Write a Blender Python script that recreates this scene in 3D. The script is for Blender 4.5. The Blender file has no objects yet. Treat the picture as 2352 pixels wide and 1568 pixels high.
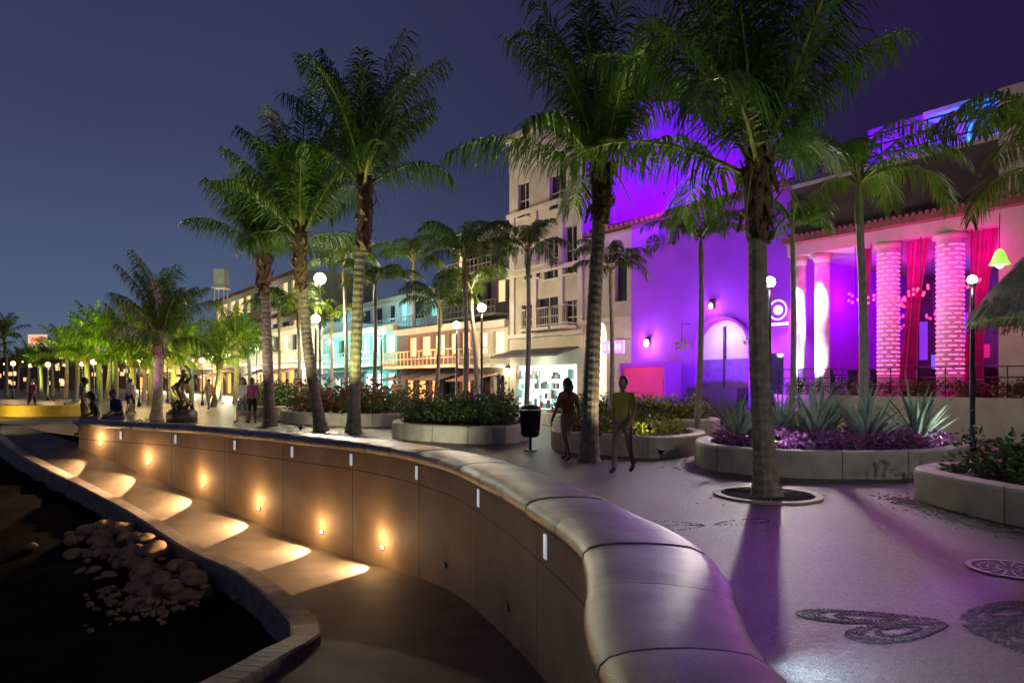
import bpy, math, random
from mathutils import Vector, Matrix
import mathutils.noise as mn
R = random.Random(7)
scene = bpy.context.scene
CAMH=1.6; F=1568.0; CU=1176.0; HV=875.0

# ------------------------------------------------------------------ helpers
def gp(u,v,z=0.0):
    D=(CAMH-z)*F/(v-HV); return Vector(((u-CU)/F*D, D, z))
def dp(u,v,D):
    return Vector(((u-CU)/F*D, D, CAMH+(HV-v)/F*D))
def catmull(pts, n):
    out=[]; L=len(pts)
    for i in range(L-1):
        p0=pts[max(i-1,0)];p1=pts[i];p2=pts[i+1];p3=pts[min(i+2,L-1)]
        for k in range(n):
            t=k/n
            out.append(tuple(0.5*((2*b)+(-a+c)*t+(2*a-5*b+4*c-d)*t*t+(-a+3*b-3*c+d)*t**3) for a,b,c,d in zip(p0,p1,p2,p3)))
    out.append(tuple(pts[-1])); return out

def nd(nt,t,**kw):
    n=nt.nodes.new(t)
    for k,v in kw.items(): setattr(n,k,v)
    return n
def mat(name,col,rough=0.6,metal=0.0,var=0.25,scale=6.0,bump=0.0,bscale=None,emis=None,estr=0.0,spec=0.5,trans=0.0,detail=4.0):
    m=bpy.data.materials.new(name); m.use_nodes=True; nt=m.node_tree
    b=nt.nodes['Principled BSDF']; out=nt.nodes['Material Output']
    b.inputs['Roughness'].default_value=rough; b.inputs['Metallic'].default_value=metal
    b.inputs['Specular IOR Level'].default_value=spec
    tc=nd(nt,'ShaderNodeTexCoord'); no=nd(nt,'ShaderNodeTexNoise'); no.inputs['Scale'].default_value=scale; no.inputs['Detail'].default_value=detail
    nt.links.new(tc.outputs['Object'],no.inputs['Vector'])
    cr=nd(nt,'ShaderNodeValToRGB'); cr.color_ramp.elements[0].position=0.3; cr.color_ramp.elements[1].position=0.72
    lo=[max(0,c*(1-var)) for c in col]; hi=[min(1,c*(1+var)) for c in col]
    cr.color_ramp.elements[0].color=(*lo,1); cr.color_ramp.elements[1].color=(*hi,1)
    nt.links.new(no.outputs['Fac'],cr.inputs['Fac']); nt.links.new(cr.outputs['Color'],b.inputs['Base Color'])
    if bump>0:
        n2=nd(nt,'ShaderNodeTexNoise'); n2.inputs['Scale'].default_value=bscale or scale*4; n2.inputs['Detail'].default_value=5
        nt.links.new(tc.outputs['Object'],n2.inputs['Vector'])
        bp=nd(nt,'ShaderNodeBump'); bp.inputs['Strength'].default_value=bump; bp.inputs['Distance'].default_value=0.02
        nt.links.new(n2.outputs['Fac'],bp.inputs['Height']); nt.links.new(bp.outputs['Normal'],b.inputs['Normal'])
    if emis:
        b.inputs['Emission Color'].default_value=(*emis,1); b.inputs['Emission Strength'].default_value=estr
    if trans>0:
        tr=nd(nt,'ShaderNodeBsdfTranslucent'); mx=nd(nt,'ShaderNodeMixShader'); mx.inputs[0].default_value=trans
        nt.links.new(cr.outputs['Color'],tr.inputs['Color'])
        nt.links.new(b.outputs[0],mx.inputs[1]); nt.links.new(tr.outputs[0],mx.inputs[2]); nt.links.new(mx.outputs[0],out.inputs['Surface'])
    return m

class MB:
    def __init__(s): s.v=[];s.f=[];s.m=[]
    def add(s,vs,fs,mi=0):
        o=len(s.v); s.v.extend([tuple(v) for v in vs])
        for f in fs: s.f.append(tuple(o+i for i in f)); s.m.append(mi)
    def quad(s,a,b,c,d,mi=0): s.add([a,b,c,d],[(0,1,2,3)],mi)
    def hexa(s,p,mi=0):
        s.add(p,[(3,2,1,0),(4,5,6,7),(0,1,5,4),(1,2,6,5),(2,3,7,6),(3,0,4,7)],mi)
    def box(s,x0,x1,y0,y1,z0,z1,mi=0):
        s.hexa([(x0,y0,z0),(x1,y0,z0),(x1,y1,z0),(x0,y1,z0),(x0,y0,z1),(x1,y0,z1),(x1,y1,z1),(x0,y1,z1)],mi)
    def tube(s,path,rad,n=8,mi=0,caps=True):
        path=[Vector(p) for p in path]; L=len(path)
        if not isinstance(rad,(list,tuple)): rad=[rad]*L
        vs=[];fs=[]
        up=None
        for i,p in enumerate(path):
            t=(path[min(i+1,L-1)]-path[max(i-1,0)]).normalized()
            if up is None:
                a=Vector((1,0,0)) if abs(t.x)<0.8 else Vector((0,1,0))
                up=(a-t*a.dot(t)).normalized()
            else: up=(up-t*up.dot(t)).normalized()
            sd=t.cross(up)
            for k in range(n):
                an=2*math.pi*k/n; vs.append(p+(up*math.cos(an)+sd*math.sin(an))*rad[i])
        for i in range(L-1):
            for k in range(n): fs.append((i*n+k,i*n+(k+1)%n,(i+1)*n+(k+1)%n,(i+1)*n+k))
        if caps: fs.append(tuple(range(n-1,-1,-1))); fs.append(tuple(range((L-1)*n,L*n)))
        s.add(vs,fs,mi)
    def ball(s,c,r,mi=0,nu=12,nv=8,sc=(1,1,1),jit=0.0,rng=R):
        vs=[(c[0],c[1],c[2]-r*sc[2])];fs=[]
        for j in range(1,nv):
            ph=-math.pi/2+math.pi*j/nv
            for i in range(nu):
                th=2*math.pi*i/nu; q=r*(1+(rng.random()-.5)*jit)
                vs.append((c[0]+q*sc[0]*math.cos(ph)*math.cos(th),c[1]+q*sc[1]*math.cos(ph)*math.sin(th),c[2]+q*sc[2]*math.sin(ph)))
        vs.append((c[0],c[1],c[2]+r*sc[2])); top=len(vs)-1
        for i in range(nu): fs.append((0,1+(i+1)%nu,1+i)); fs.append((top,top-nu+i,top-nu+(i+1)%nu))
        for j in range(nv-2):
            for i in range(nu): a=1+j*nu;fs.append((a+i,a+(i+1)%nu,a+nu+(i+1)%nu,a+nu+i))
        s.add(vs,fs,mi)
    def obj(s,name,mats,parent=None,smooth=False,loc=None):
        me=bpy.data.meshes.new(name); me.from_pydata(s.v,[],s.f)
        for m in mats: me.materials.append(m)
        me.polygons.foreach_set('material_index',s.m)
        if smooth: me.polygons.foreach_set('use_smooth',[True]*len(s.f))
        me.update()
        return link(name,me,parent,loc)
def link(name,me,parent=None,loc=None):
    o=bpy.data.objects.new(name,me); scene.collection.objects.link(o)
    if parent: o.parent=parent
    if loc is not None: o.location=loc
    return o
def empty(name,loc=(0,0,0)):
    o=bpy.data.objects.new(name,None); o.location=loc; scene.collection.objects.link(o); return o
def light(kind,name,loc,power,col,parent=None,aim=None,size=0.1,cone=60,blend=0.5):
    l=bpy.data.lights.new(name,kind); l.energy=power; l.color=col
    if kind in('POINT','SPOT'): l.shadow_soft_size=size
    if kind=='SPOT': l.spot_size=math.radians(cone); l.spot_blend=blend
    o=bpy.data.objects.new(name,l); scene.collection.objects.link(o); o.location=loc
    if aim is not None:
        o.rotation_euler=(Vector(aim)-Vector(loc)).to_track_quat('-Z','Y').to_euler()
    if parent:
        o.parent=parent; o.matrix_parent_inverse=Matrix.Translation(parent.location).inverted()
    return o

# ------------------------------------------------------------------ materials
M_cap=mat('cap_stone',(.18,.17,.155),.34,var=.55,scale=3.0,bump=.24,bscale=90,detail=10)
M_planter=mat('planter_concrete',(.44,.41,.32),.6,var=.22,scale=3,bump=.25,bscale=50,detail=9)
M_kerb=mat('kerb_stone',(.24,.20,.16),.6,var=.35,scale=5,bump=.3,bscale=40)
M_path=mat('ramp_concrete',(.15,.115,.08),.65,var=.28,scale=2,bump=.4,bscale=120,detail=8)
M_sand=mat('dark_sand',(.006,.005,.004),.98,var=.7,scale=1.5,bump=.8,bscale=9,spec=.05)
M_rock=mat('rock',(.30,.19,.10),.85,var=.4,scale=6,bump=.6,bscale=20)
M_gravel=mat('gravel',(.20,.17,.13),.85,var=.4,scale=6)
M_soil=mat('soil',(.07,.05,.04),.95,var=.5,scale=10,bump=.8,bscale=30)
M_leaf=mat('palm_leaf',(.08,.15,.016),.42,var=.5,scale=2.2,trans=.3)
M_leaf2=mat('palm_leaf_bright',(.13,.21,.018),.45,var=.5,scale=2.0,trans=.35)
M_dry=mat('palm_petiole',(.28,.26,.06),.5,var=.3,scale=5)
M_trunk=mat('palm_trunk',(.27,.22,.16),.85,var=.4,scale=7,bump=.7,bscale=25)
M_boot=mat('palm_fibre',(.15,.095,.05),.9,var=.6,scale=14,bump=.8,bscale=40)
M_bark2=mat('smooth_trunk',(.36,.31,.24),.7,var=.25,scale=10,bump=.2,bscale=30)
M_bush=mat('bush_leaf',(.06,.12,.02),.5,var=.5,scale=5,trans=.2)
M_bushy=mat('yellow_bush_leaf',(.26,.28,.02),.5,var=.4,scale=5,trans=.2)
M_purplelit=mat('purple_lit_leaf',(.26,.08,.26),.5,var=.5,scale=6,trans=.15)  # purple light falling on the bed is put into the leaf colour
M_redleaf=mat('red_leaf',(.25,.07,.06),.5,var=.4,scale=6,trans=.15)
M_agave=mat('agave_leaf',(.3,.4,.3),.5,var=.2,scale=4)
M_metal=mat('dark_metal',(.04,.04,.045),.35,metal=.8,var=.2)
M_bronze=mat('bronze',(.16,.12,.08),.35,metal=.9,var=.4,scale=8)
M_iron=mat('cast_iron',(.25,.22,.22),.45,metal=.6,var=.3,scale=20)
M_white=mat('white_stucco',(.56,.55,.52),.8,var=.12,scale=1.2,bump=.1,bscale=40,detail=8)
M_violet=mat('violet_lit_paint',(.36,.04,.76),.8,var=.1,scale=.9,bump=.12,bscale=30,detail=8)  # violet put into the paint to carry the floods' purple light
M_beige=mat('beige_stucco',(.42,.36,.25),.8,var=.18,scale=1.0,bump=.15,bscale=30,detail=8)
M_beige2=mat('beige_trim',(.46,.40,.30),.7,var=.12,scale=2)
M_brown=mat('brown_stucco',(.13,.09,.08),.85,var=.2,scale=1.5,bump=.2,bscale=20)
M_upper=mat('dark_upper_wall',(.07,.045,.045),.85,var=.25,scale=1.5,bump=.2,bscale=20)
M_tile=mat('roof_tile',(.2,.08,.05),.75,var=.35,scale=9)
M_glass=mat('dark_glass',(.02,.025,.03),.1,var=.2)
M_dark=mat('dark_paint',(.03,.025,.035),.6,var=.2)
M_pinkp=mat('pink_paint',(.75,.02,.22),.6,var=.06,scale=2)
M_teal=mat('teal_stucco',(.2,.44,.40),.8,var=.12)
M_yellow=mat('yellow_lit_paint',(.6,.42,.04),.6,var=.15)  # yellow of the warm lamplight put into the bench colour
M_slot=mat('scupper_glow',(.75,.77,.8),.3,var=.05,emis=(.75,.85,1),estr=.4)  # slot emission stands in for light showing through the wall
M_curtain=mat('magenta_curtain',(.6,.02,.26),.7,var=.25,scale=3,trans=.3)
M_thatch=mat('thatch',(.36,.33,.28),.95,var=.4,scale=20)
def em(name,col,st): return mat(name,(.5,.5,.5),.5,var=0,emis=col,estr=st)
E_lamp=em('lamp_glow',(1,.80,.5),22); E_cool=em('lamp_cool_glow',(.8,.95,1),25); E_amber=em('amber_lamp_glow',(1,.55,.2),9)
E_warm=em('warm_glow',(1,.75,.45),45); E_shop=em('shop_interior',(.7,1,.97),1.6); E_shopw=em('shop_warm_interior',(1,.42,.09),1.7)
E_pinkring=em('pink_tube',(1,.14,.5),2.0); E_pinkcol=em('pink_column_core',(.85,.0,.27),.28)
E_red=em('red_glow',(1,.02,.06),3.0); E_green=em('green_lamp_glow',(.35,.9,.05),1.3)
E_win=em('lit_window',(1,.6,.25),1.2); E_teal=em('teal_glow',(.25,.8,.75),.8); E_blue=em('blue_glow',(.05,.15,1),.7)
E_arch=em('arch_interior_glow',(.5,.22,1),.4); E_sign=em('sign_glow',(.45,.1,1),1.2); E_signw=em('white_sign_glow',(1,.85,1),1.2)
M_wall=mat('retaining_wall_concrete',(.34,.25,.155),.7,var=.28,scale=1.2,bump=.35,bscale=50,detail=9)
def add_joint_lines(m,du,vline):
    nt=m.node_tree; b=nt.nodes['Principled BSDF']; src=b.inputs['Base Color'].links[0].from_socket
    uv=nd(nt,'ShaderNodeUVMap'); sx=nd(nt,'ShaderNodeSeparateXYZ'); nt.links.new(uv.outputs[0],sx.inputs[0])
    def mth(op,a,bv,c=None):
        n=nd(nt,'ShaderNodeMath'); n.operation=op
        for i,x in enumerate((a,bv,c)):
            if x is None: continue
            if isinstance(x,(int,float)): n.inputs[i].default_value=x
            else: nt.links.new(x,n.inputs[i])
        return n.outputs[0]
    pp=mth('PINGPONG',sx.outputs[0],du/2); l1=mth('LESS_THAN',pp,.009)
    l2=mth('COMPARE',sx.outputs[1],vline,.008)
    mx=mth('MAXIMUM',l1,l2)
    mix=nd(nt,'ShaderNodeMix'); mix.data_type='RGBA'; nt.links.new(mx,mix.inputs[0]); nt.links.new(src,mix.inputs[6]); mix.inputs[7].default_value=(.05,.035,.02,1)
    nt.links.new(mix.outputs[2],b.inputs['Base Color'])
add_joint_lines(M_wall,2.4,.0)

M_prom=mat('promenade_aggregate',(.036,.033,.031),.38,var=.45,scale=.45,bump=.8,bscale=80,detail=8)
nt=M_prom.node_tree; b=nt.nodes['Principled BSDF']
src=b.inputs['Base Color'].links[0].from_socket
vo=nd(nt,'ShaderNodeTexVoronoi'); vo.inputs['Scale'].default_value=48; tc=nd(nt,'ShaderNodeTexCoord'); nt.links.new(tc.outputs['Object'],vo.inputs['Vector'])
mix=nd(nt,'ShaderNodeMix'); mix.data_type='RGBA'; mix.blend_type='MULTIPLY'; mix.inputs[0].default_value=.85
sepv=nd(nt,'ShaderNodeSeparateColor'); nt.links.new(vo.outputs['Color'],sepv.inputs[0])
mr=nd(nt,'ShaderNodeMapRange'); nt.links.new(sepv.outputs[0],mr.inputs[0]); mr.inputs[3].default_value=.3; mr.inputs[4].default_value=2.0
nt.links.new(src,mix.inputs[6]); nt.links.new(mr.outputs[0],mix.inputs[7]); nt.links.new(mix.outputs[2],b.inputs['Base Color'])

# ------------------------------------------------------------------ camera, world
cd=bpy.data.cameras.new('camera'); cam=bpy.data.objects.new('camera',cd); scene.collection.objects.link(cam)
cam.location=(0,0,CAMH); cam.rotation_euler=(math.pi/2,0,0); cd.lens=24; cd.sensor_width=36; cd.shift_y=(HV-784)/2352; cd.clip_end=2000; cd.clip_start=.05
scene.camera=cam
scene.view_settings.view_transform='Standard'; scene.view_settings.look='None'; scene.view_settings.exposure=0
w=bpy.data.worlds.new('World'); scene.world=w; w.use_nodes=True; nt=w.node_tree; bg=nt.nodes['Background']
tc=nd(nt,'ShaderNodeTexCoord'); sx=nd(nt,'ShaderNodeSeparateXYZ'); nt.links.new(tc.outputs['Generated'],sx.inputs[0])
cr=nd(nt,'ShaderNodeValToRGB'); nt.links.new(sx.outputs[2],cr.inputs[0])
e=cr.color_ramp.elements; e[0].position=0; e[0].color=(.100,.145,.235,1); e[1].position=.6; e[1].color=(.028,.027,.070,1)
k=e.new(.12); k.color=(.072,.105,.19,1); k=e.new(.3); k.color=(.044,.053,.12,1)
mrx=nd(nt,'ShaderNodeMapRange'); nt.links.new(sx.outputs[0],mrx.inputs[0]); mrx.inputs[1].default_value=-.4; mrx.inputs[2].default_value=.45; mrx.inputs[3].default_value=0; mrx.inputs[4].default_value=.92
mx=nd(nt,'ShaderNodeMix'); mx.data_type='RGBA'; nt.links.new(mrx.outputs[0],mx.inputs[0]); nt.links.new(cr.outputs[0],mx.inputs[6]); mx.inputs[7].default_value=(.016,.007,.045,1)
no=nd(nt,'ShaderNodeTexNoise'); no.inputs['Scale'].default_value=2.0; nt.links.new(tc.outputs['Generated'],no.inputs['Vector'])
mrn=nd(nt,'ShaderNodeMapRange'); nt.links.new(no.outputs[0],mrn.inputs[0]); mrn.inputs[3].default_value=.82; mrn.inputs[4].default_value=1.18
m3=nd(nt,'ShaderNodeMix'); m3.data_type='RGBA'; m3.blend_type='MULTIPLY'; m3.inputs[0].default_value=1; nt.links.new(mx.outputs[2],m3.inputs[6]); nt.links.new(mrn.outputs[0],m3.inputs[7])
sky=nd(nt,'ShaderNodeTexSky'); sky.sky_type='NISHITA'; sky.sun_disc=False; sky.sun_elevation=math.radians(-4); sky.sun_rotation=math.radians(-60)
m4=nd(nt,'ShaderNodeMix'); m4.data_type='RGBA'; m4.blend_type='ADD'; m4.inputs[0].default_value=.02; nt.links.new(m3.outputs[2],m4.inputs[6]); nt.links.new(sky.outputs[0],m4.inputs[7])
nt.links.new(m4.outputs[2],bg.inputs[0]); bg.inputs[1].default_value=1.0
sl=bpy.data.lights.new('moon','SUN'); sl.energy=.015; sl.angle=math.radians(.5); sl.color=(.8,.85,1); so=bpy.data.objects.new('moon',sl); scene.collection.objects.link(so); so.rotation_euler=(math.radians(50),0,math.radians(30))

# ------------------------------------------------------------------ wall, ramp, kerb
ctl=[(1.6,-.8,-.7,-3.2,-1,-.7),(1.1,.6,-.7,-3.0,1.0,-.7),(.83,1.7,-.72,-2.8,2.4,-.72),(.70,2.5,-.75,-2.6,3.5,-.75),(.69,3.2,-.8,-2.35,4.6,-.8),
(.79,4.06,-.85,-2.1,5.4,-.85),(.78,4.86,-.9,-1.98,6.0,-.9),(.52,6.05,-1.0,-1.93,6.6,-1.0),(.08,7.67,-1.15,-2.05,7.3,-1.15),(-.73,9.86,-1.35,-2.6,8.6,-1.35),
(-2.1,11.9,-1.57,-4.1,10.9,-1.5),(-3.75,13.5,-1.6,-5.7,12.6,-1.55),(-6.37,15.7,-1.3,-8.2,15.2,-1.38),(-8.5,17.25,-.95,-10.3,16.9,-1.1),(-11.9,19.2,-.25,-13.6,19.4,-.6),
(-14.6,21.4,-.03,-16.9,22.7,-.3),(-18,25,-.01,-20.5,26.4,-.05)]
cv=catmull(ctl,14)
iend=14*14
def frames(pts):
    fr=[];s=0
    for i,p in enumerate(pts):
        a=Vector(pts[max(i-1,0)][:2]);b=Vector(pts[min(i+1,len(pts)-1)][:2]); t=(b-a).normalized()
        if i>0: s+=(Vector(p[:2])-Vector(pts[i-1][:2])).length
        fr.append((Vector(p[:2]),t,Vector((t.y,-t.x)),s))
    return fr
wf=frames(cv[:iend+1])
def kr(y):
    t=max(0,min(1,(y-2.4)/2.2)); t=t*t*(3-2*t); return 1.12+.42*t
def wall_at(s):
    for i in range(len(wf)-1):
        if wf[i+1][3]>=s:
            k=(s-wf[i][3])/max(1e-6,wf[i+1][3]-wf[i][3])
            return wf[i][0].lerp(wf[i+1][0],k), wf[i][1].lerp(wf[i+1][1],k).normalized(), wf[i][2].lerp(wf[i+1][2],k).normalized(), cv[i][2]*(1-k)+cv[i+1][2]*k
    return wf[-1][0],wf[-1][1],wf[-1][2],cv[iend][2]
STOT=wf[-1][3]
wall=empty('curved_retaining_wall')
vs=[];fs=[]
for (p,t,n,s),c in zip(wf,cv):
    l=p-n*.26; r=p+n*.24*kr(p.y)
    vs+= [(l.x,l.y,c[2]-.6),(l.x,l.y,.36),(r.x,r.y,.36),(r.x,r.y,-.2)]
N=len(wf)
for i in range(N-1):
    a=i*4;b_=a+4
    fs+=[(a,b_,b_+1,a+1),(a+1,b_+1,b_+2,a+2),(a+2,b_+2,b_+3,a+3)]
fs+=[((N-1)*4,(N-1)*4+3,(N-1)*4+2,(N-1)*4+1)]
me=bpy.data.meshes.new('wall_body'); me.from_pydata(vs,[],fs); me.materials.append(M_wall); uvl=me.uv_layers.new(name='UVMap')
for li,lp in enumerate(me.loops):
    vi=lp.vertex_index; uvl.data[li].uv=(wf[vi//4][3],vs[vi][2])
link('wall_body',me,wall)
prof=[(-.30,.345),(-.335,.37),(-.35,.42),(-.34,.465),(-.30,.50),(-.22,.522),(-.1,.532),(.04,.532),(.16,.52),(.25,.50),(.31,.46),(.335,.41),(.32,.36),(.29,.345)]
def px(x,y): return x if x<0 else x*kr(y)
mb=MB(); s=0.0
while s<STOT-.05:
    bl=.93+R.uniform(-.04,.04); e1=min(s+bl-.02,STOT); k=7; dz=R.uniform(-.006,.006)
    rings=[]
    for j in range(k+1):
        q=s+(e1-s)*j/k; p,t,n,_=wall_at(q); sc=1 if 0<j<k else .98
        rings.append([(p.x+n.x*px(x,p.y)*sc,p.y+n.y*px(x,p.y)*sc,.34+(z-.34)*sc+dz) for x,z in prof])
    vv=[v for r in rings for v in r]; m=len(prof); ff=[]
    for j in range(k):
        for i in range(m-1): ff.append((j*m+i,j*m+i+1,(j+1)*m+i+1,(j+1)*m+i))
    mb.add(vv,ff); mb.add(rings[0],[tuple(range(m))]); mb.add(rings[-1],[tuple(range(m-1,-1,-1))])
    s+=bl
mb.obj('wall_cap',[M_cap],wall,smooth=True)
mb=MB(); vv=[];ff=[]
for (p,t,n,s) in wf:
    for x,z in prof: x=px(x,p.y); vv.append((p.x+n.x*x*.94,p.y+n.y*x*.94,.34+(z-.34)*.88))
m=len(prof)
for j in range(N-1):
    for i in range(m-1): ff.append((j*m+i,j*m+i+1,(j+1)*m+i+1,(j+1)*m+i))
mb.add(vv,ff); mb.obj('cap_mortar',[M_dark],wall,smooth=True)
def s_near(x,y):
    best=min(wf,key=lambda f:(f[0].x-x)**2+(f[0].y-y)**2); return best[3]
def s_col(u):
    best=None
    for (p,t,n,s) in wf:
        if p.y<5: continue
        q=p-n*.27; d=abs(CU+F*q.x/q.y-u)
        if best is None or d<best[0]: best=(d,s)
    return best[1]
slots=MB()
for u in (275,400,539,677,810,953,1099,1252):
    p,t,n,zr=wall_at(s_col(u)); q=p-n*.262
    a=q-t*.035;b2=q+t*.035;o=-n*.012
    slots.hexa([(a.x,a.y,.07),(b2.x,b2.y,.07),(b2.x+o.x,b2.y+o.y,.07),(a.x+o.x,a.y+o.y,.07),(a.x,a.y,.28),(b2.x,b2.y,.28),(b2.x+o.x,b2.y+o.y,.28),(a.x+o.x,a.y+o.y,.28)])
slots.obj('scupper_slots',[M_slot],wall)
fx=MB()
for i,(u,on) in enumerate(((235,1),(332,1),(467,1),(601,1),(741,1),(877,1),(1017,0),(1165,0))):
    p,t,n,zr=wall_at(s_col(u)); q=p-n*.265; z=zr+.34
    for w_,h_,dd,mi in ((.055,.038,.012,0),(.03,.02,.016,1 if on else 2)):
        a=q-t*w_;b2=q+t*w_;o=-n*dd
        fx.hexa([(a.x,a.y,z-h_),(b2.x,b2.y,z-h_),(b2.x+o.x,b2.y+o.y,z-h_),(a.x+o.x,a.y+o.y,z-h_),(a.x,a.y,z+h_),(b2.x,b2.y,z+h_),(b2.x+o.x,b2.y+o.y,z+h_),(a.x+o.x,a.y+o.y,z+h_)],mi)
    if on:
        c=q-n*.05
        light('SPOT','step_spot',(c.x,c.y,z),480,(1,.62,.32),wall,aim=(c.x-n.x*1.0+t.x*.5,c.y-n.y*1.0+t.y*.5,z-.16),size=.03,cone=108,blend=.12)
        g=q-n*.22
        light('POINT','step_halo',(g.x,g.y,z+.14),19,(1,.58,.25),wall,size=.04)
fx.obj('step_light_fixtures',[M_iron,E_warm,M_planter],wall)
K=8; vs=[];fs=[]
for i,c in enumerate(cv):
    if i<=iend: pl=wf[i][0]-wf[i][2]*.24
    else: pl=Vector(c[:2])
    for k in range(K+1):
        t=k/K; vs.append((pl.x*(1-t)+c[3]*t,pl.y*(1-t)+c[4]*t,c[2]*(1-t)+c[5]*t))
for i in range(len(cv)-1):
    for k in range(K): a=i*(K+1)+k; fs.append((a,a+1,a+K+2,a+K+1))
mb=MB(); mb.add(vs,fs); mb.obj('beach_ramp_path',[M_path],smooth=True)
kpts=[(c[3],c[4],c[5]) for c in cv]+catmull([(-20.5,26.4,-.05),(-24,30.5,0),(-31,40,0),(-60,79,0),(-100,133,0)],10)[1:]
kf=frames(kpts); mb=MB()
for i in range(0,len(kpts)-1,3):
    j=min(i+3,len(kpts)-1)
    rows=[]
    for q in range(i,j+1):
        p,t,n,s=kf[q]; z=kpts[q][2]
        if q==i: p=p+t*.008
        l=p-n*.3; h=.11
        rows.append([(l.x,l.y,-2.9),(l.x,l.y,z+h-.02),(l.x+n.x*.03,l.y+n.y*.03,z+h),(p.x-n.x*.02,p.y-n.y*.02,z+h),(p.x,p.y,z+h-.02),(p.x,p.y,z-.3)])
    vv=[v for r in rows for v in r]; ff=[]
    for a in range(len(rows)-1):
        for k in range(5): ff.append((a*6+k,a*6+k+1,(a+1)*6+k+1,(a+1)*6+k))
    mb.add(vv,ff); mb.add(rows[0],[tuple(range(6))])
mb.obj('ramp_kerb',[M_kerb])
edge=[(p.x,p.y) for (p,t,n,s) in wf]
far=[(-13.2,20.3),(-14.6,21.4),(-18,25),(-20.5,26.4),(-24,30.5),(-31,40),(-60,79),(-100,133)]
poly=edge+far+[(-100,400),(400,400),(400,-30),(6,-30),(2.4,-3)]
mb=MB(); mb.add([(x,y,0) for x,y in poly],[tuple(range(len(poly)))]); mb.obj('promenade_pavement',[M_prom])
def beach_z(x,y):
    best=1e9;bi=0
    for i in range(0,len(kpts),4):
        d=(kpts[i][0]-x)**2+(kpts[i][1]-y)**2
        if d<best: best=d;bi=i
    p,t,n,_=kf[bi]; sd=(Vector((x,y))-p).dot(n); kz=kpts[bi][2]
    if sd>2.2: return -2.9
    if sd>-.4: return kz-.34
    return max(-2.9,kz-.30-.12*(-sd-.4))+.12*mn.noise(Vector((x*.5,y*.5,0)))*min(1,-sd)+.05*mn.noise(Vector((x*2.3,y*2.3,3)))*min(1,-sd*2)
mb=MB(); nx=120; vs=[];fs=[]
for j in range(nx+1):
    for i in range(nx+1):
        a=(i/nx*2-1); c=(j/nx*2-1)
        x=-9+ (abs(a)**4)*math.copysign(900,a)+a*14; y=12+(abs(c)**4)*math.copysign(900,c)+c*18
        vs.append((x,y,beach_z(x,y)))
for j in range(nx):
    for i in range(nx): a=j*(nx+1)+i; fs.append((a,a+1,a+nx+2,a+nx+1))
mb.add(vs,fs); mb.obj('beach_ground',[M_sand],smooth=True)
mb=MB(); rr=random.Random(3)
for i in range(150):
    t=rr.random(); a=Vector((-8.9,15.2)); b2=Vector((-4.9,11.1)); p=a.lerp(b2,t); off=abs(rr.gauss(0,.5))
    p=p+Vector((-.70,-.71))*off; r=rr.choice((.07,.1,.13,.17,.2))*rr.uniform(.8,1.15)
    z=beach_z(p.x-.4,p.y-.4)+.08+max(0,.36-off*.3)*rr.random()
    mb.ball((p.x,p.y,z),r,0,10,7,(rr.uniform(.8,1.4),rr.uniform(.8,1.3),rr.uniform(.55,.85)),.14,rr)
nr=len(mb.f)
mb.obj('rock_pile',[M_rock],smooth=True)
mb=MB()
for i in range(220):
    p=Vector((-4.9,10.7)).lerp(Vector((-6.2,12.0)),rr.random())+Vector((rr.gauss(0,.35)-.3,rr.gauss(0,.35)-.3)); mb.ball((p.x,p.y,beach_z(p.x-.2,p.y-.2)+.05+rr.random()*.06),rr.uniform(.02,.06),0,6,4,(1.2,1,.8),.3,rr)
mb.obj('small_stones',[M_rock])

# ------------------------------------------------------------------ promenade details
def pebble(mb,x,y,r,rng,z=.002,mi=0):
    vs=[];a0=rng.random()*6
    for k in range(6):
        a=a0+k*math.pi/3; vs.append((x+r*math.cos(a)*rng.uniform(.8,1.1),y+r*math.sin(a)*rng.uniform(.8,1.1),z))
    vs2=[(x+(v[0]-x)*.6,y+(v[1]-y)*.6,z+r*.35) for v in vs]
    mb.add(vs+vs2,[(i,(i+1)%6,6+(i+1)%6,6+i) for i in range(6)]+[tuple(range(6,12))],mi)
M_peb=mat('mosaic_pebble',(.008,.007,.009),.55,var=.5,scale=30)
M_peb2=mat('mosaic_pebble_grey',(.06,.055,.06),.5,var=.4,scale=30)
def flower(cx,cy,petals,name,rings=(1.0,.92,.84,.76,.68,.45,.36),drop=.06):
    mb=MB(); rg=random.Random(5)
    for (ang,L,W) in petals:
        d=Vector((math.cos(ang),math.sin(ang))); n=Vector((-d.y,d.x))
        for ring in rings:
            per=max(20,int(ring*2.6*L/.03))
            for k in range(per):
                a=2*math.pi*k/per+rg.uniform(-.01,.01)
                if rg.random()<drop: continue
                px_=cx+d.x*(L*.55+L*.45*ring*math.cos(a))+n.x*W*ring*math.sin(a)*(1+.35*math.cos(a)); py=cy+d.y*(L*.55+L*.45*ring*math.cos(a))+n.y*W*ring*math.sin(a)*(1+.35*math.cos(a))
                pebble(mb,px_+rg.uniform(-.003,.003),py+rg.uniform(-.003,.003),rg.uniform(.010,.015),rg,mi=0 if rg.random()<.85 else 1)
    mb.obj(name,[M_peb,M_peb2])
flower(2.95,4.55,[(math.radians(172),1.0,.13),(math.radians(200),.9,.13),(math.radians(20),.9,.16),(math.radians(-60),.75,.2),(math.radians(-5),.9,.12)],'flower_mosaic')
flower(2.2,7.6,[(math.radians(a),.8,.11) for a in (170,200,20)],'flower_mosaic',(1.0,),.3)
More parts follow.
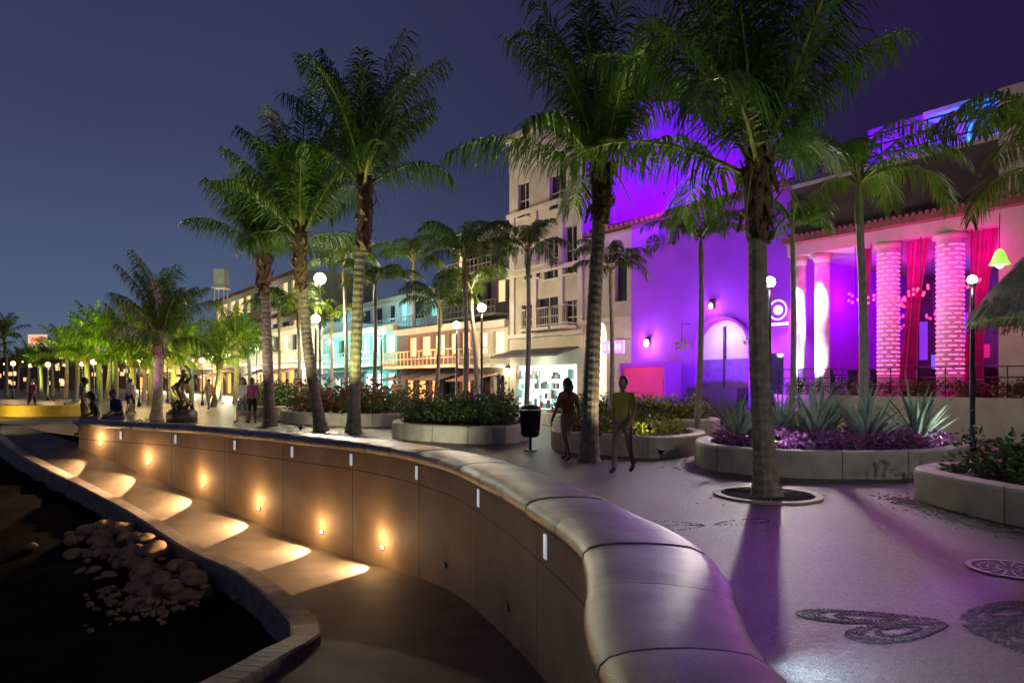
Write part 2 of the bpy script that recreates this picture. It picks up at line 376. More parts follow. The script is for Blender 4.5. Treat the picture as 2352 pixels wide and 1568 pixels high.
def ringpoly(mb,cx,cy,r0,r1,z0,z1,n=40,mi=0):
    vs=[]
    for k in range(n):
        a=2*math.pi*k/n; c,s_=math.cos(a),math.sin(a)
        vs+=[(cx+r0*c,cy+r0*s_,z1),(cx+r1*c,cy+r1*s_,z1),(cx+r1*c,cy+r1*s_,z0),(cx+r0*c,cy+r0*s_,z0)]
    fs=[]
    for k in range(n):
        a=k*4;b3=((k+1)%n)*4
        fs+=[(a,a+1,b3+1,b3),(a+1,a+2,b3+2,b3+1),(a,b3,b3+3,a+3)]
    mb.add(vs,fs,mi)
mb=MB(); cx,cy=4.22,5.8
ringpoly(mb,cx,cy,0.0,.3,.003,.006,mi=1); ringpoly(mb,cx,cy,.27,.31,.003,.014)
for r in (.09,.16,.22): ringpoly(mb,cx,cy,r-.012,r,.003,.012)
for k in range(16):
    a=2*math.pi*k/16; d=Vector((math.cos(a),math.sin(a)));n=Vector((-d.y,d.x))*.008
    p=Vector((cx,cy))+d*.09;q=Vector((cx,cy))+d*.27
    mb.hexa([(p.x-n.x,p.y-n.y,.004),(q.x-n.x,q.y-n.y,.004),(q.x+n.x,q.y+n.y,.004),(p.x+n.x,p.y+n.y,.004),(p.x-n.x,p.y-n.y,.013),(q.x-n.x,q.y-n.y,.013),(q.x+n.x,q.y+n.y,.013),(p.x+n.x,p.y+n.y,.013)])
mb.obj('manhole_cover',[M_iron,M_dark])

def leaves(mb,c,r,n,size,rng,mi=0,asp=2.2):
    for i in range(n):
        while True:
            q=Vector((rng.uniform(-1,1),rng.uniform(-1,1),rng.uniform(-.9,1)))
            if .35<q.length<1: break
        p=Vector((c[0]+q.x*r[0],c[1]+q.y*r[1],c[2]+q.z*r[2]))
        d=Vector((rng.gauss(0,1)+q.x,rng.gauss(0,1)+q.y,rng.gauss(0,.6)+.5)).normalized(); s_=d.cross(Vector((rng.gauss(0,1),rng.gauss(0,1),rng.gauss(0,1)))).normalized()
        L=size*rng.uniform(.7,1.3); w_=L/asp/2
        mb.add([p,p+d*L*.5+s_*w_,p+d*L,p+d*L*.5-s_*w_],[(0,1,2,3)],mi)
def inpoly(x,y,poly):
    c=False;j=len(poly)-1
    for i in range(len(poly)):
        a,b3=poly[i],poly[j]
        if (a[1]>y)!=(b3[1]>y) and x<(b3[0]-a[0])*(y-a[1])/(b3[1]-a[1])+a[0]: c=not c
        j=i
    return c
def closed_smooth(pts,n=5):
    L=len(pts);out=[]
    for i in range(L):
        p=[pts[(i+k-1)%L] for k in range(4)]
        for k in range(n):
            t=k/n; out.append(tuple(0.5*((2*b)+(-a+c)*t+(2*a-5*b+4*c-d)*t*t+(-a+3*b-3*c+d)*t**3) for a,b,c,d in zip(*p)))
    return out
def planter(pts,h=.44,rim=.28,groups=(),seed=1):
    P=closed_smooth(pts); cx=sum(p[0] for p in P)/len(P); cy=sum(p[1] for p in P)/len(P)
    root=empty('planter_bed',(0,0,0)); n=len(P)
    def inset(d):
        o=[]
        for i in range(n):
            a=Vector(P[i-1]);b3=Vector(P[(i+1)%n]);t=(b3-a).normalized();nn=Vector((-t.y,t.x))
            if nn.dot(Vector((cx,cy))-Vector(P[i]))<0: nn=-nn
            o.append(Vector(P[i])+nn*d)
        return o
    sec=[(0,-.02),(0.0,h-.05),(.015,h-.015),(.05,h),(rim-.05,h),(rim-.01,h-.02),(rim,h-.2)]
    rings=[[ (p.x,p.y,z) for p in inset(d)] for d,z in sec]
    mb=MB(); vv=[v for r in rings for v in r]; ff=[]
    for j in range(len(sec)-1):
        for i in range(n): ff.append((j*n+i,j*n+(i+1)%n,(j+1)*n+(i+1)%n,(j+1)*n+i))
    mb.add(vv,ff)
    acc=0;I0=inset(0);I1=inset(.1)
    for i in range(n):
        a=I0[i];b3=I0[(i+1)%n];acc+=(b3-a).length
        if acc>.95:
            acc=0;t=(b3-a).normalized();nn=(I1[i]-a).normalized()
            p=a-nn*.003; q=p+nn*(rim+.004)
            w_=t*.006
            mb.add([(p.x-w_.x,p.y-w_.y,0),(p.x+w_.x,p.y+w_.y,0),(p.x+w_.x,p.y+w_.y,h+.003),(p.x-w_.x,p.y-w_.y,h+.003),(q.x-w_.x,q.y-w_.y,h+.003),(q.x+w_.x,q.y+w_.y,h+.003)],[(0,1,2,3),(3,2,5,4)],1)
    soil=inset(rim-.02)
    mb.add([(p.x,p.y,h-.1) for p in soil],[tuple(range(n))],2)
    mb.obj('planter_wall',[M_planter,M_dark,M_soil],root)
    rg=random.Random(seed); pl=[(p.x,p.y) for p in inset(rim+.15)]
    xs=[p[0] for p in pl];ys=[p[1] for p in pl]
    for (gname,m,cnt,rad,hh,size,nl,cond) in groups:
        g=MB(); k=0;tr=0
        while k<cnt and tr<cnt*40:
            tr+=1; x=rg.uniform(min(xs),max(xs));y=rg.uniform(min(ys),max(ys))
            if not inpoly(x,y,pl) or (cond and not cond(x,y)): continue
            k+=1; r_=rad*rg.uniform(.7,1.25); hz=hh*rg.uniform(.6,1.25)
            leaves(g,(x,y,h-.1+hz*.5),(r_,r_,hz*.6),nl,size,rg)
        g.obj(gname,[m],root)
    return root
planter([(3.5,12.9),(3.75,12.0),(4.5,11.35),(5.4,11.15),(6.5,11.2),(7.6,11.7),(8.6,12.9),(8.6,14.6),(7.4,15.6),(5.5,15.4),(4.0,14.3)],.45,.3,
 [('purple_lit_groundcover',M_purplelit,150,.28,.3,.09,60,lambda x,y:y<13.9 or x<4.6),('green_shrubs',M_bush,30,.3,.3,.12,45,lambda x,y:y>13.7)],1)
planter([(5.42,8.8),(5.6,9.5),(6.3,10.0),(7.5,10.2),(9,9.5),(9.4,7.8),(9,6.4),(7.4,5.6),(6.1,6.2),(5.6,7.4)],.42,.3,
 [('green_shrubs',M_bush,120,.3,.5,.12,80,lambda x,y:x>6.1)],2)
planter([(.95,16.4),(1.1,15.5),(2.1,14.75),(3.0,14.1),(3.9,14.7),(4.5,16),(4.2,18.5),(2.4,19.5),(1.2,18.2)],.45,.28,
 [('yellow_shrubs',M_bushy,50,.3,.35,.1,60,lambda x,y:x>1.9),('green_shrubs',M_bush,45,.3,.4,.12,60,lambda x,y:x<2.4 or y>17),('red_shrubs',M_redleaf,14,.25,.25,.12,45,lambda x,y:x<2)],3)
planter([(-3.4,19.4),(-2.8,18.5),(-1.6,17.7),(-.5,17.3),(.2,17.9),(.5,19.5),(0,22),(-2.2,23),(-3.4,21.5)],.45,.28,
 [('green_shrubs',M_bush,150,.34,.7,.12,75,None),('yellow_shrubs',M_bushy,14,.3,.6,.12,50,lambda x,y:x>-1.5),('red_shrubs',M_redleaf,14,.3,1.1,.16,50,lambda x,y:y>20)],4)
planter([(-9.5,28),(-8.2,25.6),(-6.4,24.4),(-4.6,24.0),(-3.6,25.4),(-4,30),(-7,33),(-9.5,31)],.45,.28,
 [('green_shrubs',M_bush,150,.4,.8,.14,75,None),('red_shrubs',M_redleaf,20,.4,1.3,.22,50,lambda x,y:y<27)],5)
planter([(-13.5,34),(-12,31.5),(-10.5,31.5),(-10,34),(-11,40),(-14,41),(-15,38)],.45,.28,
 [('green_shrubs',M_bush,110,.45,1.0,.18,60,None)],6)
planter([(1.5,24),(3,21.5),(5.5,20.5),(6.5,21.5),(5.5,24.5),(3,28),(1.2,27)],.45,.28,
 [('green_shrubs',M_bush,80,.4,.6,.15,60,None),('yellow_shrubs',M_bushy,25,.35,.7,.15,60,lambda x,y:y<23)],7)
mb=MB(); rg=random.Random(11)
for i in range(1300):
    a=rg.choice([(3.55,12.3,.25,.3),(5.2,8.1,.13,.6),(5.3,8.9,.13,.3),(2.6,13.9,.5,.25),(5.2,10.95,.5,.1),(3.56,9.54,.3,.3)]); x=rg.gauss(a[0],a[2]);y=rg.gauss(a[1],a[3])
    pebble(mb,x,y,rg.uniform(.012,.03),rg)
mb.obj('loose_gravel',[M_gravel])

def agave(x,y,z,h,seed,n=30):
    rg=random.Random(seed); mb=MB()
    for i in range(n):
        az=i*2.39996+rg.uniform(-.2,.2); el=math.radians(rg.uniform(42,88)); L=h*rg.uniform(.7,1.12); w_=.04*rg.uniform(.8,1.2)
        d=Vector((math.cos(az),math.sin(az),0)); s_=Vector((-d.y,d.x,0)); p=Vector((0,0,0)); pts=[]; cb=rg.uniform(0,.11)
        for k in range(7):
            t=k/6; ww=w_*(.7+.6*math.sin(math.pi*min(t*1.1,1)))*(1-t**2.2)+.001
            up=Vector((0,0,1))*math.cos(el)-d*math.sin(el)
            pts.append((p-s_*ww+up*ww*.5,p.copy(),p+s_*ww+up*ww*.5)); p=p+(d*math.cos(el)+Vector((0,0,1))*math.sin(el))*L/6; el-=cb
        vv=[v for r in pts for v in r];ff=[]
        for k in range(6):
            a=k*3; ff+=[(a,a+1,a+4,a+3),(a+1,a+2,a+5,a+4)]
        mb.add(vv,ff)
    mb.obj('agave_plant',[M_agave],loc=(x,y,z))
for i,(x,y,h) in enumerate([(4.35,13.1,1.1),(5.35,13.6,1.2),(5.85,13.2,1.4),(6.3,13.9,1.4),(6.55,12.6,1.25),(7.55,12.75,1.4),(6.9,13.5,1.2),(5.0,14.4,1.1)]):
    agave(x,y,.36,h,i)

# ------------------------------------------------------------------ palms
def frond(mb,o,az,el,L,bend,nl,ll,lw,rng,hang=.7,rmi=1,lmi=0,bare=.14):
    N=14; p=Vector(o); pts=[];dirs=[]; ds=L/N; tw=rng.uniform(-.25,.25)
    for i in range(N+1):
        d=Vector((math.cos(el)*math.cos(az),math.cos(el)*math.sin(az),math.sin(el))); pts.append(p.copy());dirs.append(d)
        p=p+d*ds; el-=bend*(.3+1.5*i/N)/N; az+=tw/N
    mb.tube(pts[::2],[.036*(1-.85*i/7)*L/3.3+.003 for i in range(8)],4,rmi,caps=False)
    for k in range(nl):
        t=bare+(1-bare)*k/(nl-1); f=t*N; i=min(int(f),N-1); c=pts[i].lerp(pts[i+1],f-i); d=dirs[i]
        sd=d.cross(Vector((0,0,1)))
        if sd.length<.05: sd=Vector((-math.sin(az),math.cos(az),0))
        sd.normalize(); l0=ll*(.35+.65*math.sin(math.pi*min(1,(t-bare)/(1-bare)*.8+.16)))
        for sg in (-1,1):
            if rng.random()<.05: continue
            l=l0*rng.uniform(.7,1.15); dr=(sd*sg*rng.uniform(.55,.9)+d*rng.uniform(.4,.8)+Vector((0,0,rng.uniform(-.3,.05)))).normalized()
            hg=hang*rng.uniform(.5,1.5)
            d2=(dr+Vector((0,0,-hg))).normalized(); d3=(d2+Vector((0,0,-hg*1.1))).normalized()
            wv=d.cross(dr).cross(dr).normalized()*lw*.5
            a=c;b3=a+dr*l*.3;e_=b3+d2*l*.37;g=e_+d3*l*.33
            mb.add([a-wv*.4,a+wv*.4,b3-wv,b3+wv,e_-wv*.8,e_+wv*.8,g],[(0,1,3,2),(2,3,5,4),(4,5,6)],lmi)
def coco_crown(seed,n=23,L=3.3,nl=78,lw=.029,wide=1.0,leaf=None,low=4,ll=1.0):
    rng=random.Random(seed); mb=MB()
    for i in range(n):
        t=i/(n-1); az=i*2.39996+rng.uniform(-.3,.3)
        if i<n-low: el=math.radians(88-32*wide*(t**1.1)+rng.uniform(-5,5)); bd=rng.uniform(.4,1.1)*(1+.35*t)
        else: el=math.radians(rng.uniform(22,48)); bd=rng.uniform(1.1,1.9)
        frond(mb,(.07*math.cos(az),.07*math.sin(az),-.35*t),az,el,L*rng.uniform(.72,1.1)*(1-.12*t),bd,nl,ll*L/3.3,lw,rng,hang=1.15)
    for i in range(6):
        az=rng.random()*6.28; pts=[Vector((0,0,-.2))+Vector((math.cos(az)*q*.5,math.sin(az)*q*.5,.3*q-.9*q*q)) for q in (0,.3,.6,.9,1.1)]
        mb.tube(pts,[.02,.016,.012,.01,.004],4,1,caps=False)
    me=bpy.data.meshes.new('coco_crown'); me.from_pydata(mb.v,[],mb.f); me.materials.append(leaf or M_leaf); me.materials.append(M_dry)
    me.polygons.foreach_set('material_index',mb.m); me.update(); return me
def fox_crown(seed,n=11,L=2.0,leaf=None,nl=60,lw=.026):
    rng=random.Random(seed); mb=MB()
    for i in range(n):
        az=i*2.39996+rng.uniform(-.3,.3); el=math.radians(rng.uniform(30,78)); frond(mb,(0,0,0),az,el,L*rng.uniform(.75,1.1),rng.uniform(1.6,2.5),nl,.6,lw,rng,hang=.8,bare=.18)
    mb.tube([(0,0,-.75),(0,0,-.4),(0,0,0)],[.075,.085,.04],8,1)
    me=bpy.data.meshes.new('fox_crown'); me.from_pydata(mb.v,[],mb.f); me.materials.append(leaf or M_leaf); me.materials.append(M_dry)
    me.polygons.foreach_set('material_index',mb.m); me.update(); return me
CC=[coco_crown(i) for i in (1,2,3,4)]
CF=[coco_crown(10+i,n=20,L=3.2,nl=30,lw=.065,wide=1.7,leaf=M_leaf2,low=6,ll=1.0) for i in range(3)]
FC=[fox_crown(i) for i in (21,22,23)]
FCn=fox_crown(31,n=12,L=2.3,nl=74,leaf=M_leaf2)
def trunk_path(b,t,n,bow=(0,0)):
    b=Vector(b);t=Vector(t);out=[]
    for i in range(n+1):
        k=i/n; p=b.lerp(t,k); p.x+=bow[0]*math.sin(math.pi*k); p.y+=bow[1]*math.sin(math.pi*k); out.append(p)
    return out
def coco_palm(base,top,r=.14,boot=1.1,crown=None,cs=1.0,rot=0,bow=(0,0),seed=0,nm='coconut_palm'):
    root=empty(nm,base); b=Vector(base); T=Vector(top)-b; rng=random.Random(seed+50)
    n=80; path=trunk_path((0,0,-.05),T,n,bow); mb=MB()
    rad=[]
    for i in range(n+1):
        k=i/n; rad.append(r*(1.0-.28*k+.5*math.exp(-k*T.z/.3))*((1.045 if i%2 else .97)+rng.uniform(-.015,.015)))
    mb.tube(path,rad,12,0); mb.obj('trunk',[M_trunk],root,smooth=False)
    bb=MB(); tp=path
    bb.tube([tp[-1]-Vector((0,0,boot)),tp[-1]-Vector((0,0,boot*.6)),tp[-1]-Vector((0,0,.1)),tp[-1]+Vector((0,0,.2))],[r*.8,r*1.2,r*1.3,r*.7],9,0)
    for i in range(64):
        t=i/63; z=-boot+boot*1.05*t; az=i*2.39996+rng.uniform(-.3,.3); d=Vector((math.cos(az),math.sin(az),0)); s_=Vector((-d.y,d.x,0))
        c=tp[-1]+Vector((0,0,z)); rr_=r*(.75+.25*t); L=rng.uniform(.15,.42); out=rng.uniform(.2,.75); w_=r*rng.uniform(.25,.55)
        tip=rng.uniform(.4,.95) if rng.random()>.4 else rng.uniform(-.6,.2)
        p0=c+d*rr_; p1=p0+d*L*out*.5+Vector((0,0,L*.3)); p2=p0+d*L*out+Vector((0,0,L*tip))
        th=d*-.03
        bb.hexa([p0-s_*w_,p0+s_*w_,p0+s_*w_+th,p0-s_*w_+th,p1-s_*w_*.7,p1+s_*w_*.7,p1+s_*w_*.7+th,p1-s_*w_*.7+th],0)
        bb.hexa([p1-s_*w_*.7,p1+s_*w_*.7,p1+s_*w_*.7+th,p1-s_*w_*.7+th,p2-s_*w_*.2,p2+s_*w_*.2,p2+s_*w_*.2+th,p2-s_*w_*.2+th],0)
    bb.obj('leaf_bases',[M_boot],root)
    c=link('crown',crown,root,T+Vector((0,0,.15))); c.scale=(cs,cs,cs); c.rotation_euler=(rng.uniform(-.06,.06),rng.uniform(-.06,.06),rot)
    return root
def fox_palm(base,top,r=.075,crown=None,cs=1.0,rot=0,nm='foxtail_palm'):
    root=empty(nm,base); T=Vector(top)-Vector(base); mb=MB(); n=30; path=trunk_path((0,0,-.1),T,n,(.05,0))
    mb.tube(path,[r*(1.25-.4*(i/n))*(1.04 if i%2 else .98) for i in range(n+1)],10); mb.obj('trunk',[M_bark2],root)
    c=link('crown',crown,root,T+Vector((0,0,.55*cs))); c.scale=(cs,cs,cs); c.rotation_euler=(0,0,rot); return root
A=gp(1762,1138); coco_palm(A,dp(1742,372,9.54),.155,1.15,CC[0],1.05,.4,(-.06,0),1)
B=gp(1352,1060); coco_palm(B,dp(1382,385,13.6),.17,1.15,CC[1],1.1,1.7,(-.02,0),2)
C=gp(812,993); coco_palm(C,dp(838,410,20.9),.2,2.3,CC[2],1.3,2.2,(-.05,0),3)
Dp=gp(738,988); coco_palm(Dp,dp(690,530,21.8),.19,1.9,CC[3],1.22,.3,(-.15,0),4)
Ep=gp(620,978); coco_palm(Ep,dp(606,570,23.9),.2,1.7,CC[0],1.05,3.4,(0,0),5)
coco_palm((-14.6,28,0),(-14.4,28,3.3),.2,.8,CC[1],1.05,1.0,(0,0),6)
coco_palm((9.6,11.6,.35),(9.4,11.4,4.9),.16,1.0,FCn,1.3,1.2,(0,0),7)
mb=MB(); ringpoly(mb,A.x,A.y,.62,.72,0,.03,48,0); ringpoly(mb,A.x,A.y,.0,.62,.003,.008,48,1)
for k in range(24):
    a=2*math.pi*k/24; mb.tube([(A.x+.25*math.cos(a),A.y+.25*math.sin(a),.015),(A.x+.62*math.cos(a),A.y+.62*math.sin(a),.015)],.012,4,2)
mb.obj('tree_grate',[M_planter,M_soil,M_iron])
def fp(u,vtop,D,zb,i,cs,rot,ub=None,crown=None):
    t=dp(u,vtop,D); b_=(((ub or u)-CU)/F*D,D,zb); fox_palm(b_,t,.075*cs**.5,crown or FC[i],cs,rot)
fp(1610,590,17.5,.4,0,.85,.3,1600); fp(1973,490,13.2,.4,0,1.05,1.1,1982,FCn); fp(1820,560,14.6,.4,2,.6,2.0,1815)
fp(1213,620,24,.4,1,1.1,.5,1208); fp(1068,640,25,.4,2,1.3,1.2,1068); fp(1082,700,27,.4,0,1.1,2.6,1096); fp(1010,740,27,.4,1,1.1,.1,997)
fp(862,690,30,.4,0,1.2,4.0,857); fp(1402,660,22,.4,2,.9,2.2,1403); fp(790,640,32,.4,1,1.2,1.0,795); fp(685,740,33,.4,2,1.1,1.0); fp(640,740,40,.4,0,1.1,1.0);fp(760,760,38,.4,1,1.1,2.0)
fp(950,640,48,0,0,2.0,2.0)
pos=[(-60,48,5.2),(15,75,8.6),(60,98,6.2),(95,86,6.0),(120,74,6.3),(150,66,6.2),(172,57,5.6),(200,52,6.0),(228,47,6.3),(262,42,6.0),(300,38,5.2),(345,47,6.2),(330,60,5.5),(400,44,5.0),(440,50,6.0),(490,42,5.6),(505,60,6.5),(540,48,6.2),(575,54,6.0),(40,120,6.5),(80,115,6.8),(420,66,6),(185,75,6),(245,62,6.5)]
for i,(u,D,zt) in enumerate(pos):
    x=(u-CU)/F*D; rg=random.Random(i); root=empty('coconut_palm',(x,D,0)); mb=MB(); tp=Vector((rg.uniform(-.4,.4),0,zt-2.1+rg.uniform(-.5,.5)))
    path=trunk_path((0,0,0),tp,10,(.1,0)); mb.tube(path,[.17*(1.2-.4*k/10) for k in range(11)],8); mb.tube([tp-Vector((0,0,.7)),tp],[.2,.26],8,1); mb.obj('trunk',[M_trunk,M_boot],root)
    c=link('crown',CF[i%3],root,tp); c.rotation_euler=(rg.uniform(-.15,.15),rg.uniform(-.15,.15),rg.random()*6); k=rg.uniform(.75,1.1); c.scale=(k,k,k)

# ------------------------------------------------------------------ buildings on facade line
FO=(13.6,19.0); DX,DY=-.5933,.8050; NX,NY=-.8050,-.5933
def W(s,o,z): return (FO[0]+s*DX+o*NX,FO[1]+s*DY+o*NY,z)
def fs_(u,o=0): r=(u-CU)/F; return (FO[0]+o*NX-r*(FO[1]+o*NY))/(r*DY-DX)
def fz(u,v,o=0): s=fs_(u,o); return CAMH+(HV-v)/F*(FO[1]+o*NY+s*DY)
def fb(mb,s0,s1,o0,o1,z0,z1,mi=0):
    mb.hexa([W(s0,o0,z0),W(s1,o0,z0),W(s1,o1,z0),W(s0,o1,z0),W(s0,o0,z1),W(s1,o0,z1),W(s1,o1,z1),W(s0,o1,z1)],mi)
def wallgrid(mb,s0,s1,z0,z1,ops,mi=0,gmi=None,o0=-.3,o1=0):
    S=sorted(set([s0,s1]+[q for o in ops for q in o[:2]])); Z=sorted(set([z0,z1]+[q for o in ops for q in o[2:4]]))
    for i in range(len(S)-1):
        run=None
        for j in range(len(Z)-1):
            cs=(S[i]+S[i+1])/2;cz=(Z[j]+Z[j+1])/2
            hole=any(o[0]<cs<o[1] and o[2]<cz<o[3] for o in ops)
            if not hole:
                if run is None: run=[Z[j],Z[j+1]]
                else: run[1]=Z[j+1]
            if (hole or j==len(Z)-2) and run: fb(mb,S[i],S[i+1],o0,o1,run[0],run[1],mi); run=None
    if gmi is not None:
        for o in ops:
            g=o[4] if len(o)>4 else gmi
            mb.quad(W(o[0],-.22,o[2]),W(o[1],-.22,o[2]),W(o[1],-.22,o[3]),W(o[0],-.22,o[3]),g)
def spandrel(mb,s0,s1,zs,z1,mi,o0=-.3,o1=.001):
    n=12;c=(s0+s1)/2;r=(s1-s0)/2; h=z1-zs
    for k in range(n):
        a0=math.pi*k/n;a1=math.pi*(k+1)/n
        p=[(c-r*math.cos(a),zs+h*.96*math.sin(a)) for a in (a0,a1)]
        mb.hexa([W(p[0][0],o1,p[0][1]),W(p[1][0],o1,p[1][1]),W(p[1][0],o0,p[1][1]),W(p[0][0],o0,p[0][1]),W(p[0][0],o1,z1),W(p[1][0],o1,z1),W(p[1][0],o0,z1),W(p[0][0],o0,z1)],mi)
def flood(loc,aim,p,col,cone=90,nm='flood_light',blend=.6):
    root=empty(nm,loc); mb=MB(); d=(Vector(aim)-Vector(loc)).normalized(); o=Vector((0,0,0))
    mb.tube([o-d*.12,o-d*.06,o-d*.03],[.03,.055,.06],10,0); mb.tube([o-d*.06,o-d*.06-Vector((0,0,.12))],.012,5,0); mb.obj('housing',[M_metal],root)
    light('SPOT','flood_lamp',loc,p,col,root,aim=aim,size=.12,cone=cone,blend=blend)

# --- restaurant
rest=empty('open_air_restaurant')
S1=fs_(1820)
mb=MB()
fb(mb,-5,S1,-8,.9,0,1.05,0)
fb(mb,-5,S1,.9,1.1,0,1.15,1)
fb(mb,-5,S1-.02,-8,.35,5.92,6.35,1)
fb(mb,-5,S1-.04,.35,.75,6.3,6.5,2)
fb(mb,-.05,S1-.03,-.5,.15,6.36,8.3,3)
fb(mb,-.05,S1-.05,-.55,.22,8.3,8.42,1)
fb(mb,-.75,-.08,-.6,.4,1.05,9.6,1)
fb(mb,-5,S1,-8.3,-8.001,1.05,5.92,0)
fb(mb,S1-.3,S1-.03,-8,-.2,1.05,5.91,4)
mb.obj('structure',[M_brown,M_beige2,M_tile,M_upper,M_violet],rest)
mb=MB()
for i in range(60):
    s=-4.9+i*(S1+4.8)/60; a=W(s,.3,6.62);b3=W(s,.82,6.5); mb.tube([a,b3],.065,6)
mb.obj('eave_tiles',[M_tile],rest)
cols=MB(); rg=random.Random(2)
for s,r in ((1.27,.35),(3.02,.31)):
    x,y,_=W(s,0,0); cols.tube([(x,y,1.05),(x,y,5.92)],r,20,0)
    for k in range(30):
        z=1.7+k*.133
        for q in range(7):
            a0=q*.8976+rg.uniform(-.02,.02)+ (k%2)*.45; ln=.8976*rg.uniform(.55,.8)
            cols.tube([(x+(r+.012)*math.cos(a0+ln*a/4),y+(r+.012)*math.sin(a0+ln*a/4),z) for a in range(5)],.014,4,1,caps=False)
    cols.tube([(x,y,5.75),(x,y,5.92)],r+.1,20,3)
for s,r in ((5.18,.24),(5.97,.18)):
    x,y,_=W(s,0,0)
    cols.tube([(x,y,1.05),(x,y,5.92)],r,16,2); cols.tube([(x,y,5.6),(x,y,5.92)],[r,r*1.5],16,3)
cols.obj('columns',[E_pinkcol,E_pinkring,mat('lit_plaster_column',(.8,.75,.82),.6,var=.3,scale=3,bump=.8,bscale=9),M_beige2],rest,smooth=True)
for s in (5.18,5.97):
    for z0,z1_ in ((1.3,3.6),(5.3,3.2)):
        x,y,_=W(s,.6,0); light('SPOT','column_spot',(x,y,z0),750,(.88,.78,1),rest,aim=W(s,0,z1_),size=.1,cone=44)
cur=MB(); rg=random.Random(9)
def curtain(s0,s1,o,sw):
    n=30;rows=8;vv=[]
    for j in range(rows):
        t=j/(rows-1)
        for i in range(n+1):
            k=i/n; c=(s0+s1)/2; wd=(s1-s0)*(1-.55*math.sin(math.pi*t)*sw)
            vv.append(W(c+sw*.5*t+(k-.5)*wd,o+.09*math.sin(i*1.7+.5*math.sin(i)),5.9-4.6*t))
    cur.add(vv,[(j*(n+1)+i,j*(n+1)+i+1,(j+1)*(n+1)+i+1,(j+1)*(n+1)+i) for j in range(rows-1) for i in range(n)])
curtain(1.85,2.5,-.1,.7); curtain(.1,.8,-.15,.7); curtain(3.7,4.0,-.3,.3)
cur.obj('curtains',[M_curtain],rest,smooth=True)
mb=MB()
for (s,o,z) in [(3.9,.3,4.3),(2.5,.25,4.2),(1.9,.4,4.3),(3.3,.5,4.1),(.6,.3,4.4)]+[(rg.uniform(.2,5.2),rg.uniform(-4,-.4),rg.uniform(3.4,4.6)) for i in range(14)]:
    for k in range(8): a=k*.8; x,y,_=W(s+.2*math.cos(a),o+.2*math.sin(a),0); mb.ball((x,y,z+rg.uniform(-.15,.15)),.045,0,6,4)
    mb.tube([W(s,o,z),W(s,o,5.9)],.012,4,1)
mb.obj('red_chandeliers',[E_red,M_dark],rest)
mb=MB()
for i in range(26):
    s=rg.uniform(-.5,5.8);o=rg.uniform(-6,-.9); x,y,_=W(s,o,0)
    mb.tube([(x,y,1.06),(x,y,1.8)],.03,6,0); mb.tube([(x,y,1.8),(x,y,1.84)],.4,14,0)
    for a in (0,2,4): mb.box(x+.6*math.cos(a)-.2,x+.6*math.cos(a)+.2,y+.6*math.sin(a)-.2,y+.6*math.sin(a)+.2,1.48,1.53,0); mb.box(x+.75*math.cos(a)-.18,x+.75*math.cos(a)+.18,y+.75*math.sin(a)-.03,y+.75*math.sin(a)+.03,1.1,2.0,0)
mb.obj('dining_tables',[M_dark],rest)
mb=MB()
for z in (1.45,1.7,2.0): mb.tube([W(-5,.85,z),W(S1,.85,z)],.016,5)
for i in range(16): s=-4.9+i*(S1+4.9)/15; mb.tube([W(s,.85,1.05),W(s,.85,2.02)],.02,5)
mb.obj('deck_railing',[M_metal],rest)
mb=MB()
for i in range(16): s=-2+i*.55; z=1.6+rg.random(); fb(mb,s,s+rg.uniform(.2,.5),-8,-7.96,z,z+rg.uniform(.4,1.8),rg.choice((0,1,2)))
mb.obj('bar_back_panels',[E_blue,mat('red_panel',(.3,.02,.1),.5,emis=(1,.02,.2),estr=.5),mat('purple_panel',(.2,.05,.4),.5,emis=(.3,.05,1),estr=.6)],rest)
for s,o,c,p in ((1.2,-3.5,(1,.01,.4),130),(3.6,-3.5,(.8,.01,.5),110),(5.2,-2.5,(.3,.02,1),150),(-1.5,-3,(1,.02,.3),110),(3,-6.5,(.12,.05,1),130),(2.2,1.5,(1,.02,.45),50),(.3,1.4,(1,.02,.4),45)):
    light('POINT','interior_lamp',W(s,o,4.6),p,c,rest,size=.3)
for s in (.3,2.1,3.9,5.0): light('POINT','beam_uplight',W(s,.7,5.3),34,(1,.01,.6),rest,size=.15)
mb=MB()
for i in range(70):
    s=rg.uniform(-1,S1); x,y,_=W(s,.6+rg.uniform(-.1,.25),0); leaves(mb,(x,y,1.35),(.22,.22,.28),35,.12,rg,mi=rg.choice((0,0,1)))
mb.obj('deck_plants',[M_bush,M_redleaf],rest)
mb=MB()
fb(mb,3.1,5.6,-4.2,-4,6.36,11.1,0)
fb(mb,-.5,3.08,-4.6,-4.4,6.36,10.5,1)
fb(mb,-.5,3.08,-4.4,-2.6,10.5,10.65,1)
for s in (.3,1.7,3.0): fb(mb,s-.08,s+.08,-2.8,-2.64,6.36,10.49,1)
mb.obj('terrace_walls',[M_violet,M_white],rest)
mb=MB()
for z in (8.8,9.15,9.5): mb.tube([W(-.1,-.15,z),W(5.4,-.15,z)],.025,5)
for i in range(9): mb.tube([W(-.1+i*.68,-.15,8.4),W(-.1+i*.68,-.15,9.52)],.025,5)
mb.obj('terrace_railing',[M_metal],rest)
light('SPOT','terrace_purple_flood',W(4.4,-1.2,8.6),700,(.45,.0,1),rest,aim=W(4.4,-4,10.3),cone=110)
light('POINT','terrace_blue_flood',W(1.6,-2.4,9.0),600,(.01,.10,1),rest,size=.2)

